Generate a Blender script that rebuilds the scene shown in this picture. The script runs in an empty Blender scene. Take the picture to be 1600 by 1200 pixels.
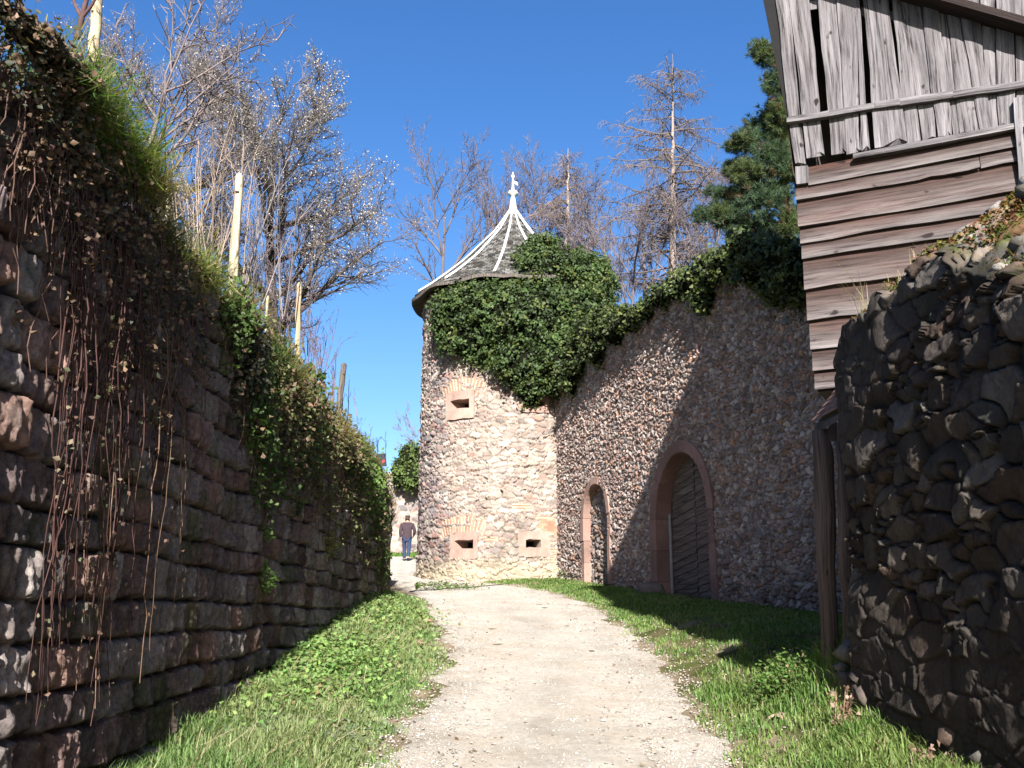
import bpy, math, random
import numpy as np
from mathutils import Vector
rad = math.radians
# ------------------------------------------------------------------ camera
EYE = 1.6; F = 1560.0; PITCH = rad(12.65); CP, SP = math.cos(PITCH), math.sin(PITCH)
scn = bpy.context.scene
cd = bpy.data.cameras.new("camera"); cam = bpy.data.objects.new("camera", cd)
scn.collection.objects.link(cam); scn.camera = cam
cd.sensor_width = 36; cd.lens = 36 * F / 1600; cd.clip_start = 0.05; cd.clip_end = 3000
cam.location = (0, 0, EYE); cam.rotation_euler = (math.pi/2 + PITCH, 0, 0)
# ------------------------------------------------------------------ light
SUN = Vector((0.04, -1.0, 0.577)).normalized()          # towards the sun: straight behind the camera, along the lane
SUN_EL = math.asin(SUN.z); SUN_AZ = math.atan2(SUN.x, SUN.y)
w = bpy.data.worlds.new("World"); scn.world = w; w.use_nodes = True
nt = w.node_tree; nt.nodes.clear()
sky = nt.nodes.new('ShaderNodeTexSky'); sky.sky_type = 'NISHITA'; sky.sun_disc = False
sky.sun_elevation = SUN_EL; sky.sun_rotation = SUN_AZ
sky.altitude = 300; sky.air_density = 1.0; sky.dust_density = 1.6; sky.ozone_density = 3.0
bg = nt.nodes.new('ShaderNodeBackground'); bg.inputs[1].default_value = 0.055
wo = nt.nodes.new('ShaderNodeOutputWorld')
hs = nt.nodes.new('ShaderNodeHueSaturation'); hs.inputs['Saturation'].default_value = 1.27; hs.inputs['Hue'].default_value = 0.508
nt.links.new(sky.outputs[0], hs.inputs['Color']); nt.links.new(hs.outputs[0], bg.inputs[0]); nt.links.new(bg.outputs[0], wo.inputs[0])
sd = bpy.data.lights.new("sun", 'SUN'); sd.energy = 5.0; sd.angle = rad(0.5); sd.color = (1, 0.965, 0.93)
so = bpy.data.objects.new("sun", sd); scn.collection.objects.link(so)
so.rotation_euler = SUN.to_track_quat('Z', 'Y').to_euler()
scn.view_settings.view_transform = 'Standard'; scn.view_settings.look = 'None'
scn.view_settings.exposure = 1.97; scn.view_settings.gamma = 1.0
scn.cycles.max_bounces = 5
scn.cycles.diffuse_bounces = 1; scn.cycles.transmission_bounces = 2; scn.cycles.transparent_max_bounces = 4

# ------------------------------------------------------------------ projecting helpers
def ray(u, v):
    a = (u - 800) / F; b = (600 - v) / F
    return np.array((a, CP - SP * b, SP + CP * b))
O = np.array((0, 0, EYE))
def onY(u, v, y):
    r = ray(u, v); return O + r * (y / r[1])
def onPlane(u, v, p0, n):
    r = ray(u, v); p0 = np.array(p0); n = np.array(n)
    return O + r * (np.dot(p0 - O, n) / np.dot(r, n))
def onRoad(u, v, lift=0.0):
    r = ray(u, v); k = (EYE - lift) / (0.085 * r[1] - r[2]); return O + r * k

# ------------------------------------------------------------------ noise
def _h(ix, iy, iz, seed):
    n = (ix * 374761393 + iy * 668265263 + iz * 2147483647 + seed * 1274126177) & 0xffffffff
    n = ((n ^ (n >> 13)) * 1274126177) & 0xffffffff
    n = ((n ^ (n >> 16)) * 2246822519) & 0xffffffff
    return ((n ^ (n >> 15)) & 0xffffff) / float(0xffffff)
def H2(ix, iy, seed): return _h(ix.astype(np.int64), iy.astype(np.int64), np.zeros_like(ix, dtype=np.int64) + 7, seed)
def vn(x, y, seed=0):
    ix = np.floor(x).astype(np.int64); iy = np.floor(y).astype(np.int64)
    fx = x - ix; fy = y - iy; fx = fx*fx*(3-2*fx); fy = fy*fy*(3-2*fy)
    a = H2(ix, iy, seed); b = H2(ix+1, iy, seed); c = H2(ix, iy+1, seed); d = H2(ix+1, iy+1, seed)
    return (a*(1-fx)+b*fx)*(1-fy) + (c*(1-fx)+d*fx)*fy
def fbm(x, y, seed=0, o=4):
    s = 0; a = 1; t = 0
    for i in range(o):
        s = s + a * vn(x*2**i + i*17.3, y*2**i - i*9.1, seed+i); t += a; a *= 0.5
    return s / t
def sstep(a, b, x):
    t = np.clip((x - a) / (b - a), 0, 1); return t*t*(3-2*t)

# ------------------------------------------------------------------ objects
COL = scn.collection
def tag(o, label=None, cat=None, group=None, kind=None):
    if label: o['label'] = label
    if cat: o['category'] = cat
    if group: o['group'] = group
    if kind: o['kind'] = kind
    return o
def empty(name, loc, label=None, cat=None, group=None):
    o = bpy.data.objects.new(name, None); o.empty_display_size = 0.2; COL.objects.link(o)
    o.location = loc; return tag(o, label, cat, group)
def link(name, me, mat, parent=None):
    o = bpy.data.objects.new(name, me); COL.objects.link(o)
    if mat: me.materials.append(mat)
    if parent is not None:
        o.parent = parent
        l = Vector((0, 0, 0)); p = parent
        while p is not None: l += p.location; p = p.parent
        o.matrix_parent_inverse.identity(); me.transform(__import__('mathutils').Matrix.Translation(-l))
    return o
def setcol(me, col):
    a = me.color_attributes.new("Col", 'FLOAT_COLOR', 'POINT')
    c = np.ones((len(me.vertices), 4), dtype=np.float32); c[:, :3] = col
    a.data.foreach_set('color', c.ravel())
def mesh_np(name, V, FQ, mat=None, parent=None, col=None, smooth=False, nside=None, uv=None):
    """V (n,3); FQ (m,k) all faces of k corners, or a list of such arrays"""
    if not isinstance(FQ, list): FQ = [FQ]
    FQ = [np.asarray(f, dtype=np.int32) for f in FQ if len(f)]
    me = bpy.data.meshes.new(name); V = np.asarray(V, dtype=np.float32)
    me.vertices.add(len(V)); me.vertices.foreach_set('co', V.ravel())
    tot = sum(f.size for f in FQ); nf = sum(len(f) for f in FQ)
    me.loops.add(tot); me.loops.foreach_set('vertex_index', np.concatenate([f.ravel() for f in FQ]))
    sizes = np.concatenate([np.full(len(f), f.shape[1], dtype=np.int32) for f in FQ])
    st = np.zeros(nf, dtype=np.int32); st[1:] = np.cumsum(sizes)[:-1]
    me.polygons.add(nf); me.polygons.foreach_set('loop_start', st); me.polygons.foreach_set('loop_total', sizes)
    if smooth: me.polygons.foreach_set('use_smooth', np.ones(nf, dtype=bool))
    me.update(calc_edges=True)
    if col is not None: setcol(me, col)
    if uv is not None:
        l = me.uv_layers.new(name="UVMap"); vi = np.concatenate([f.ravel() for f in FQ])
        l.data.foreach_set('uv', np.asarray(uv, dtype=np.float32)[vi].ravel())
    return link(name, me, mat, parent)
def gridfaces(ny, nx, keep=None):
    i = np.arange(ny-1)[:, None] * nx + np.arange(nx-1)[None, :]
    f = np.stack([i, i+1, i+nx+1, i+nx], -1)
    if keep is not None: f = f[keep]
    return f.reshape(-1, 4)
class MB:                                       # little mesh builder
    def __init__(s): s.v = []; s.f = []; s.uv = []
    def add(s, vs, fs, uv=None):
        b = len(s.v); s.v += [tuple(p) for p in vs]; s.f += [tuple(b+i for i in f) for f in fs]
        s.uv += list(uv) if uv is not None else [(0, 0)]*len(vs)
    def box(s, c, d, ax=None):
        """c centre, d half sizes, ax three unit axes"""
        c = np.array(c, float); ax = np.eye(3) if ax is None else np.array(ax, float)
        vs = [c + ax[0]*d[0]*i + ax[1]*d[1]*j + ax[2]*d[2]*k for i in (-1, 1) for j in (-1, 1) for k in (-1, 1)]
        s.add(vs, [(0,1,3,2),(4,6,7,5),(0,4,5,1),(2,3,7,6),(0,2,6,4),(1,5,7,3)])
    def ring(s, pts, r, n=8, cap=True, jit=0, rng=None):
        """tube along pts with radii r"""
        pts = [np.array(p, float) for p in pts]; b = len(s.v); up = np.array((0.13, 0.21, 0.97))
        for i, p in enumerate(pts):
            d = pts[min(i+1, len(pts)-1)] - pts[max(i-1, 0)]; d = d/np.linalg.norm(d)
            u = up if abs(d @ up) < 0.93 else np.array((1.0, 0, 0)); a = np.cross(d, u); a /= np.linalg.norm(a); c = np.cross(d, a)
            for k in range(n):
                t = 2*math.pi*k/n; rr = r[i]*(1 + (rng.uniform(-jit, jit) if rng else 0))
                q = p + (a*math.cos(t) + c*math.sin(t))*rr; s.v.append(tuple(q)); s.uv.append((k/n, i*0.2))
        for i in range(len(pts)-1):
            for k in range(n):
                s.f.append((b+i*n+k, b+i*n+(k+1) % n, b+(i+1)*n+(k+1) % n, b+(i+1)*n+k))
        if cap:
            s.f.append(tuple(b+k for k in range(n))[::-1]); e = b+(len(pts)-1)*n; s.f.append(tuple(e+k for k in range(n)))
    def build(s, name, mat, parent=None, smooth=False, col=None, bevel=0):
        me = bpy.data.meshes.new(name); me.from_pydata(s.v, [], s.f)
        l = me.uv_layers.new(name="UVMap")
        vi = np.empty(len(me.loops), dtype=np.int32); me.loops.foreach_get('vertex_index', vi)
        l.data.foreach_set('uv', np.array(s.uv, dtype=np.float32)[vi].ravel())
        if smooth: me.polygons.foreach_set('use_smooth', np.ones(len(me.polygons), dtype=bool))
        if col is not None: setcol(me, np.array(col))
        o = link(name, me, mat, parent)
        if bevel:
            m = o.modifiers.new('bevel', 'BEVEL'); m.width = bevel; m.segments = 2; m.limit_method = 'ANGLE'
        return o

# ------------------------------------------------------------------ materials
ALB = 0.52                    # the picture is exposed for the shade of the sky: real surfaces are this much darker than first listed
class N:
    def __init__(s, name):
        s.m = bpy.data.materials.new(name); s.m.use_nodes = True; s.t = s.m.node_tree; s.t.nodes.clear()
        s.out = s.n('ShaderNodeOutputMaterial'); s.b = s.n('ShaderNodeBsdfPrincipled')
        s.l(s.b.outputs[0], s.out.inputs[0]); s.b.inputs['Specular IOR Level'].default_value = 0.2
        s.b.inputs['Roughness'].default_value = 0.9
    def n(s, t, **k):
        x = s.t.nodes.new(t)
        for a, b in k.items(): setattr(x, a, b)
        return x
    def l(s, a, b): s.t.links.new(a, b)
    def noise(s, vec, scale, detail=4, rough=0.6):
        x = s.n('ShaderNodeTexNoise'); x.inputs['Scale'].default_value = scale; x.inputs['Detail'].default_value = detail
        x.inputs['Roughness'].default_value = rough
        if vec is not None: s.l(vec, x.inputs['Vector'])
        return x.outputs['Fac']
    def mapv(s, src, sc=(1, 1, 1)):
        x = s.n('ShaderNodeMapping'); x.inputs['Scale'].default_value = sc; s.l(src, x.inputs[0]); return x.outputs[0]
    def ramp(s, fac, stops, interp='LINEAR'):
        x = s.n('ShaderNodeValToRGB'); e = x.color_ramp.elements; x.color_ramp.interpolation = interp
        while len(e) < len(stops): e.new(0.5)
        for q, (p, c) in zip(e, stops): q.position = p; q.color = (c, c, c, 1) if isinstance(c, (int, float)) else (*c, 1)
        s.l(fac, x.inputs[0]); return x.outputs[0]
    def mix(s, f, a, b, mode='MIX'):
        x = s.n('ShaderNodeMix', data_type='RGBA', blend_type=mode)
        for i, q in ((0, f), (6, a), (7, b)):
            if isinstance(q, (int, float)): x.inputs[i].default_value = q if i == 0 else (q, q, q, 1)
            elif isinstance(q, tuple): x.inputs[i].default_value = (*q, 1)
            else: s.l(q, x.inputs[i])
        return x.outputs[2]
    def bump(s, h, dist=0.01, strength=1.0):
        x = s.n('ShaderNodeBump'); x.inputs['Distance'].default_value = dist; x.inputs['Strength'].default_value = strength
        s.l(h, x.inputs['Height']); s.l(x.outputs[0], s.b.inputs['Normal'])
    def col(s, c):
        if isinstance(c, tuple): s.b.inputs['Base Color'].default_value = (*[q*ALB for q in c], 1)
        else: s.l(s.mix(1.0, c, (ALB, ALB, ALB), 'MULTIPLY'), s.b.inputs['Base Color'])
    def obj(s): return s.n('ShaderNodeTexCoord').outputs['Object']
    def uvc(s): return s.n('ShaderNodeTexCoord').outputs['UV']
    def att(s): x = s.n('ShaderNodeAttribute'); x.attribute_name = 'Col'; return x.outputs['Color']

def m_stone(name, grain=40, lo=0.62, hi=1.25, bump=0.006, blotch=2.5):
    m = N(name); o = m.obj(); a = m.att()
    n1 = m.noise(o, grain, 6, 0.7); n2 = m.noise(o, blotch, 3, 0.6)
    c = m.mix(1.0, a, m.ramp(n1, [(0.3, lo), (0.7, hi)]), 'MULTIPLY')
    c = m.mix(1.0, c, m.ramp(n2, [(0.3, 0.78), (0.7, 1.15)]), 'MULTIPLY')
    m.col(c); m.bump(n1, bump); m.b.inputs['Specular IOR Level'].default_value = 0.04; m.b.inputs['Roughness'].default_value = 1.0; return m.m
def m_plain(name, c, var=0.25, scale=20, rough=0.85, bump=0.003, stretch=(1, 1, 1), metallic=0):
    m = N(name); o = m.mapv(m.obj(), stretch); n = m.noise(o, scale, 5, 0.65)
    m.col(m.mix(m.ramp(n, [(0.3, 0.0), (0.7, 1.0)]), tuple(x*(1-var) for x in c), tuple(min(1, x*(1+var)) for x in c)))
    m.b.inputs['Roughness'].default_value = rough; m.b.inputs['Metallic'].default_value = metallic
    if bump: m.bump(n, bump)
    return m.m
def m_leaf(name, trans=0.35, spec=0.35, rough=0.5):
    m = N(name); a = m.att(); m.col(a); m.b.inputs['Roughness'].default_value = rough
    m.b.inputs['Specular IOR Level'].default_value = spec
    t = m.n('ShaderNodeBsdfTranslucent'); tc = m.mix(1.0, a, (0.8, 0.9, 0.3), 'MULTIPLY'); m.l(tc, t.inputs[0])
    x = m.n('ShaderNodeMixShader'); x.inputs[0].default_value = trans
    m.l(m.b.outputs[0], x.inputs[1]); m.l(t.outputs[0], x.inputs[2]); m.l(x.outputs[0], m.out.inputs[0]); return m.m
def m_wood(name, dark=(0.07, 0.055, 0.05), light=(0.34, 0.31, 0.3), red=(0.16, 0.06, 0.035), redamt=0.3, tint=False):
    """UV: u across the board (metres), v along it (metres), each board offset"""
    m = N(name); uv = m.uvc()
    g = m.noise(m.mapv(uv, (40, 1.6, 1)), 1.0, 6, 0.7)
    g2 = m.noise(m.mapv(uv, (14, 0.7, 1)), 1.0, 3, 0.6)
    k = m.noise(m.mapv(uv, (9, 3.5, 1)), 1.3, 2, 0.5)
    c = m.ramp(g, [(0.36, dark), (0.46, tuple(0.45*a+0.55*b for a, b in zip(dark, light))), (0.6, light)])
    c = m.mix(1.0, c, m.ramp(g2, [(0.3, 0.6), (0.7, 1.3)]), 'MULTIPLY')
    r = m.ramp(m.noise(m.mapv(uv, (5, 0.5, 1)), 1.0, 3, 0.6), [(0.5, 0.0), (0.66, 1.0)])
    rr = m.n('ShaderNodeMath', operation='MULTIPLY'); m.l(r, rr.inputs[0]); rr.inputs[1].default_value = redamt
    c = m.mix(rr.outputs[0], c, red)
    c = m.mix(m.ramp(k, [(0.28, 1.0), (0.33, 0.0)]), c, (0.03, 0.022, 0.02))
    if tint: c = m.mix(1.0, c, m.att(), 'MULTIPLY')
    m.col(c); m.bump(g, 0.012); return m.m

M = {}
M['ashlar'] = m_stone('weathered_red_sandstone', 34, 0.5, 1.45, 0.009)
M['rubble'] = m_stone('rubble_stone', 40, 0.72, 1.22, 0.006)
M['leaf'] = m_leaf('ivy_leaf', 0.22, 0.2, 0.55)
M['leaf_soft'] = m_leaf('soft_leaf', 0.35, 0.25, 0.6)
M['grass'] = m_leaf('grass_blade', 0.4, 0.25, 0.55)
M['bark'] = m_stone('bark', 30, 0.7, 1.25, 0.004)
M['twig'] = m_stone('twig_bark', 30, 0.8, 1.15, 0.0)
M['sandstone'] = m_stone('dressed_sandstone', 22, 0.82, 1.14, 0.003, 1.6)
M['wood'] = m_wood('weathered_boards', (0.03, 0.025, 0.026), (0.28, 0.26, 0.262), (0.1, 0.06, 0.05), 0.08)
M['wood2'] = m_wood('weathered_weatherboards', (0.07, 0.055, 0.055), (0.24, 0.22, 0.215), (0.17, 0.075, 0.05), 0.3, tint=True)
M['oldwood'] = m_wood('dark_old_wood', (0.05, 0.04, 0.035), (0.22, 0.19, 0.165), (0.12, 0.07, 0.04), 0.3)
M['doorwood'] = m_wood('brown_door_boards', (0.06, 0.042, 0.032), (0.26, 0.19, 0.15), (0.12, 0.07, 0.04), 0.3)
M['stake'] = m_wood('peeled_stake', (0.4, 0.3, 0.17), (0.72, 0.6, 0.42), (0.4, 0.25, 0.12), 0.3)
M['dark'] = m_plain('shade_black', (0.012, 0.011, 0.011), 0.2)  # near-black colour standing for unlit depth and shade
M['soil'] = m_plain('soil', (0.13, 0.1, 0.07), 0.4, 9, bump=0.02)
M['white'] = m_plain('white_painted_metal', (0.74, 0.74, 0.72), 0.1, 12, 0.5, 0.001)
M['slate'] = m_stone('roof_slate', 30, 0.75, 1.25, 0.004)
M['iron'] = m_plain('black_iron', (0.02, 0.021, 0.03), 0.2, 30, 0.5)

# ------------------------------------------------------------------ relief generators
def worley(s, t, cw, ch, seed, jit=0.9, wvar=0.35):
    x = s/cw; y = t/ch; iy0 = np.floor(y)
    F1 = np.full(s.shape, 9.0); F2 = np.full(s.shape, 9.0); A = np.zeros(s.shape); B = np.zeros(s.shape)
    dx1 = np.zeros(s.shape); dy1 = np.zeros(s.shape)
    for dj in (-2, -1, 0, 1, 2):
        jy = iy0 + dj; off = H2(jy, jy*0+3, seed+5)
        ix0 = np.floor(x - off)
        for di in (-2, -1, 0, 1, 2):
            jx = ix0 + di
            px = jx + off + 0.5 + (H2(jx, jy, seed)-0.5)*jit; py = jy + 0.5 + (H2(jx, jy, seed+1)-0.5)*jit
            ww = 1 + (H2(jx, jy, seed+2)-0.5)*2*wvar
            d = ((np.abs(x-px)**2.8 + np.abs(y-py)**2.8)**(1/2.8))/ww
            c1 = d < F1; c2 = (~c1) & (d < F2)
            F2 = np.where(c1, F1, np.where(c2, d, F2)); F1 = np.where(c1, d, F1)
            A = np.where(c1, jx, A); B = np.where(c1, jy, B); dx1 = np.where(c1, x-px, dx1); dy1 = np.where(c1, y-py, dy1)
    return F1, F2, A, B, dx1, dy1
def palette(r, pal):
    pal = np.array(pal); i = np.minimum((r*len(pal)).astype(int), len(pal)-1); return pal[i]
def rubble(s, t, cw, ch, seed, amp=0.05, gap=0.18, pal=None, mortar=(0.4, 0.34, 0.27), warp=0.35, mdark=1.0, rough=0.012, small=0.3):
    ws = s + (fbm(s/cw*0.9, t/ch*0.9, seed+20, 3)-0.5)*cw*warp*2; wt = t + (fbm(s/cw*0.9+31, t/ch*0.9, seed+30, 3)-0.5)*ch*warp*2
    F1, F2, A, B, dx, dy = worley(ws, wt, cw, ch, seed, 0.95, 0.4)
    # places where the masonry is made of smaller stones
    g1, g2, a2, b2, ex, ey = worley(ws, wt, cw*0.55, ch*0.6, seed+77)
    sm = vn(A*0.73+11.1, B*0.91, seed+9)*0+H2(A, B, seed+8) < small
    F1 = np.where(sm, g1, F1); F2 = np.where(sm, g2, F2); dx = np.where(sm, ex, dx); dy = np.where(sm, ey, dy)
    ida = np.where(sm, a2+500, A); idb = np.where(sm, b2+900, B)
    e = F2 - F1; p = sstep(0.0, gap, e)
    r1 = H2(ida, idb, seed+3); r2 = H2(ida, idb, seed+4); r3 = H2(ida, idb, seed+6); r4 = H2(ida, idb, seed+10)
    h = amp*p*(0.5+0.7*r1 + (r2-0.5)*1.7*dx + (r3-0.5)*1.9*dy + 0.25*(H2(ida, idb, seed+13)-0.5)*np.abs(dx+dy*0.6))
    n = fbm(s*13, t*13, seed+40, 4)-0.5; n2 = fbm(s*34+dx, t*30, seed+44, 2)-0.5; h = h + (n*2.4+n2*1.1)*rough*(0.3+p)
    c = palette(r4, pal)*(0.72+0.56*r2)[..., None]
    c = c*(0.85+0.5*(n+0.2))[..., None]
    mk = sstep(gap*0.75, gap*0.15, e)*np.clip(fbm(s*1.1, t*1.1, seed+50, 3)*1.4+mdark-0.85, 0, 1)
    c = c*(1-mk[..., None]) + np.array(mortar)*mk[..., None]
    return h, c, p

PAL_TOWER = [(0.43,0.32,0.28),(0.36,0.27,0.245),(0.5,0.41,0.35),(0.28,0.21,0.2),(0.46,0.38,0.33),(0.33,0.285,0.275),(0.42,0.26,0.22),(0.52,0.44,0.38),(0.23,0.2,0.2),(0.56,0.47,0.4)]
PAL_WALL = [(0.4,0.32,0.28),(0.3,0.22,0.19),(0.46,0.39,0.34),(0.36,0.25,0.21),(0.25,0.2,0.18),(0.5,0.43,0.38),(0.34,0.3,0.28),(0.4,0.25,0.18)]
PAL_DARK = [(0.2,0.165,0.13),(0.26,0.22,0.18),(0.17,0.14,0.12),(0.3,0.25,0.21),(0.21,0.15,0.115),(0.15,0.14,0.12),(0.33,0.29,0.25)]

# ------------------------------------------------------------------ ground
RL = [(560,1290),(590,1200),(612,1150),(640,1105),(678,1065),(698,1035),(694,1000),(676,965),(660,940),(640,926),(618,915)]
RR = [(1165,1290),(1130,1200),(1112,1160),(1090,1118),(1070,1070),(1020,1020),(965,978),(945,955),(880,930),(800,916),(730,909),(672,906)]
RLp = np.array([onRoad(*p)[:2] for p in RL]); RRp = np.array([onRoad(*p)[:2] for p in RR])
def edgeL(y): return np.interp(y, [-40, 0]+list(RLp[:, 1])+[23, 27, 33, 41, 47, 60], [-1.0, -1.0]+list(RLp[:, 0])+[-2.7, -3.3, -4.2, -5.0, -6.3, -10])
def edgeR(y):
    ys = list(RRp[:, 1]); xs = list(RRp[:, 0])
    return np.interp(y, [-40, 0]+ys+[29.5, 33, 41, 47, 60], [1.55, 1.5]+xs+[-2.85, -3.0, -3.7, -5.0, -9])
def G(x, y):
    x = np.asarray(x, float); y = np.asarray(y, float)
    z = np.where(y < 45, 0.085*y, 0.085*45+(y-45)*0.03)
    l = edgeL(y) - x; hl = np.interp(y, [0, 7, 9, 13, 19, 24], [0.05, 0.06, 0.08, 0.22, 0.4, 0.2])
    z = z + hl*sstep(0, 1.4, l)
    r = x - edgeR(y); hr = np.interp(y, [0, 6, 8, 12, 20, 30], [0.15, 0.2, 0.24, 0.26, 0.12, 0.05])
    z = z + hr*sstep(0.0, 1.0, r) + 0.5*np.exp(-(((x-2.75)/0.45)**2+((y-7.9)/0.7)**2))*sstep(2.0, 2.5, x)
    mid = sstep(0, 0.5, np.minimum(-l, -r))
    z = z + 0.025*(fbm(x*1.3, y*1.3, 3, 3)-0.5)*2*(1-mid*0.6)
    return z
def build_ground():
    # the lane floor: fine near, coarse far
    ys = np.concatenate([np.linspace(-8, 4, 25)[:-1], np.arange(4, 16, 0.07), np.arange(16, 32, 0.16), np.arange(32, 62, 0.5)])
    xs = np.concatenate([np.linspace(-14, -4.2, 20)[:-1], np.arange(-4.2, 6.5, 0.08), np.linspace(6.5, 12, 8)])
    X, Y = np.meshgrid(xs, ys); Z = G(X, Y) + 0.012*(fbm(X*7, Y*7, 8, 3)-0.5)
    V = np.stack([X, Y, Z], -1)
    n = fbm(X*2.2, Y*2.2, 5, 4)
    c = (np.array((0.1, 0.115, 0.035))*(1-sstep(0.4, 0.6, fbm(X*6, Y*6, 77, 3)))[..., None]+np.array((0.2, 0.155, 0.085))*sstep(0.4, 0.6, fbm(X*6, Y*6, 77, 3))[..., None])*(0.6+0.9*n)[..., None]
    # bare stony earth beside the track
    dirt = sstep(0.52, 0.68, fbm(X*1.2+5, Y*1.2, 15, 4)+0.28*np.exp(-np.minimum(np.abs(edgeL(Y)-X), np.abs(X-edgeR(Y)))/0.25)-0.04)
    c = c*(1-dirt[..., None]) + np.array((0.36, 0.28, 0.19))*dirt[..., None]*(0.8+0.4*n)[..., None]
    m = m_stone('turf_soil', 60, 0.6, 1.3, 0.012)
    o = mesh_np('ground', V.reshape(-1, 3), gridfaces(*X.shape), m, None, c.reshape(-1, 3), True); tag(o, kind='structure')
    # wide land to the horizon
    far = MB(); far.add([(-1500,-1500,-6),(1500,-1500,-6),(1500,1500,-6),(-1500,1500,-6)], [(0,1,2,3)])
    o = far.build('terrain', m_plain('distant_turf', (0.08, 0.1, 0.035), 0.4, 0.1)); tag(o, kind='structure')
    # road
    ys = np.concatenate([np.arange(-6, 4, 0.5), np.arange(4, 20, 0.06), np.arange(20, 32, 0.12), np.arange(32, 56, 0.4)]); k = np.linspace(0, 1, 70)
    Y = np.repeat(ys[:, None], len(k), 1)
    wl = (fbm(Y*1.7, Y*0, 61, 4)-0.5)*0.5+(fbm(Y*9, Y*0, 63, 2)-0.5)*0.12; wr = (fbm(Y*1.7+50, Y*0, 62, 4)-0.5)*0.5+(fbm(Y*9+50, Y*0, 63, 2)-0.5)*0.12
    fade = np.where(Y > 24, 0.2, 1)
    a = edgeL(Y)-0.05+wl*fade; b = edgeR(Y)+0.05+wr*fade; X = a+(b-a)*k[None, :]
    e = np.minimum(k, 1-k)[None, :]*(b-a)
    Z = G(X, Y) - 0.012 + 0.03*sstep(0, 0.22, e) + 0.012*(fbm(X*3, Y*3, 18, 3)-0.5)*sstep(0, 0.3, e)
    kk = np.repeat(k[None, :], len(ys), 0)+0.03*(fbm(Y*0.5, Y*0, 64, 2)-0.5); rut = np.exp(-((kk-0.27)/0.07)**2)+np.exp(-((kk-0.7)/0.07)**2)
    Z = Z - 0.014*rut*(Y < 24); mottle = fbm(X*1.6, Y*0.8, 66, 4); ec = sstep(0.5, 0.0, e)
    rc = 1.1*np.ones(Y.shape+(3,))*(1+0.05*rut-0.2*ec*fbm(X*5, Y*5, 67, 3)-0.28*sstep(0.45, 0.7, mottle)*(1-0.6*rut)*0.45)[..., None]*np.array((1, 0.985, 0.965))
    crown = np.exp(-((kk-0.48)/0.06)**2)*sstep(0.45, 0.65, fbm(X*2, Y*1.2, 68, 3)); rc = rc*(1-0.12*crown)[..., None]
    m = N('pale_gravel'); o_ = m.obj(); n1 = m.noise(o_, 95, 3, 0.7); n2 = m.noise(o_, 1.6, 4, 0.6); n3 = m.noise(o_, 14, 4, 0.7)
    vor = m.n('ShaderNodeTexVoronoi'); vor.inputs['Scale'].default_value = 70; m.l(o_, vor.inputs['Vector'])
    c = m.ramp(n1, [(0.3, (0.45, 0.4, 0.32)), (0.5, (0.66, 0.61, 0.53)), (0.72, (0.86, 0.82, 0.75))])
    c = m.mix(0.35, c, m.ramp(vor.outputs['Color'], [(0.1, (0.4, 0.34, 0.27)), (0.9, (0.85, 0.8, 0.72))]))
    c = m.mix(m.ramp(n2, [(0.42, 0.0), (0.62, 0.65)]), c, (0.55, 0.47, 0.37))
    c = m.mix(1.0, c, m.ramp(n3, [(0.3, 0.8), (0.6, 1.1)]), 'MULTIPLY'); c = m.mix(1.0, c, m.att(), 'MULTIPLY'); m.col(c); m.bump(n1, 0.02)
    o = mesh_np('road', np.stack([X, Y, Z], -1).reshape(-1, 3), gridfaces(*X.shape), m.m, None, rc.reshape(-1, 3), True); tag(o, kind='structure')
build_ground()

def scatter_mesh(name, pts, size, col, mat, seed, parent=None, flat=0.6):
    rng = np.random.default_rng(seed); n = len(pts)
    base = np.array([(1,0,0),(0,1,0),(-1,0,0),(0,-1,0),(0,0,1),(0,0,-1),(.62,.62,.45),(-.62,.55,.45),(-.5,-.6,.5),(.6,-.55,.45)])
    from mathutils import geometry
    fs = np.array([(0,1,6),(6,1,4),(0,6,4),(1,2,7),(7,2,4),(1,7,4),(2,3,8),(8,3,4),(2,8,4),(3,0,9),(9,0,4),(3,9,4),(1,0,5),(2,1,5),(3,2,5),(0,3,5)])
    sc = size[:, None]*rng.uniform(0.6, 1.3, (n, 3))*np.array((1, 1, flat)); a = rng.uniform(0, 6.28, n)
    v = base[None]*sc[:, None, :]*rng.uniform(0.8, 1.15, (n, len(base), 1)); ca, sa = np.cos(a)[:, None], np.sin(a)[:, None]
    x = v[..., 0]*ca - v[..., 1]*sa; y = v[..., 0]*sa + v[..., 1]*ca
    V = np.stack([x, y, v[..., 2]], -1) + pts[:, None, :]
    Fc = fs[None] + (np.arange(n)*len(base))[:, None, None]
    return mesh_np(name, V.reshape(-1, 3), Fc.reshape(-1, 3), mat, parent, np.repeat(col, len(base), 0))
def build_gravel():
    rng = np.random.default_rng(4); n = 12000
    y = 5.8 + 22*rng.random(n)**2.0; a, b = edgeL(y)-0.12, edgeR(y)+0.15
    k = rng.random(n); k = np.where(rng.random(n) < 0.6, np.where(rng.random(n) < 0.5, k*0.22, 1-k*0.25), k)
    k = np.where(rng.random(n) < 0.07, 1+rng.random(n)*0.2, k); k = np.where(rng.random(n) < 0.05, -rng.random(n)*0.1, k)
    x = a+(b-a)*k; s = rng.uniform(0.004, 0.012, n)*(1+0.02*y); s = np.where(rng.random(n) < 0.03, s*1.8, s)
    p = np.stack([x, y, G(x, y)+0.018], -1)
    c = palette(rng.random(n), [(0.56,0.52,0.45),(0.5,0.44,0.37),(0.64,0.6,0.53),(0.38,0.33,0.29),(0.58,0.53,0.45),(0.5,0.41,0.34)])
    o = scatter_mesh('gravel', p, s, c, M['rubble'], 5); tag(o, kind='stuff')
build_gravel()

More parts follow.
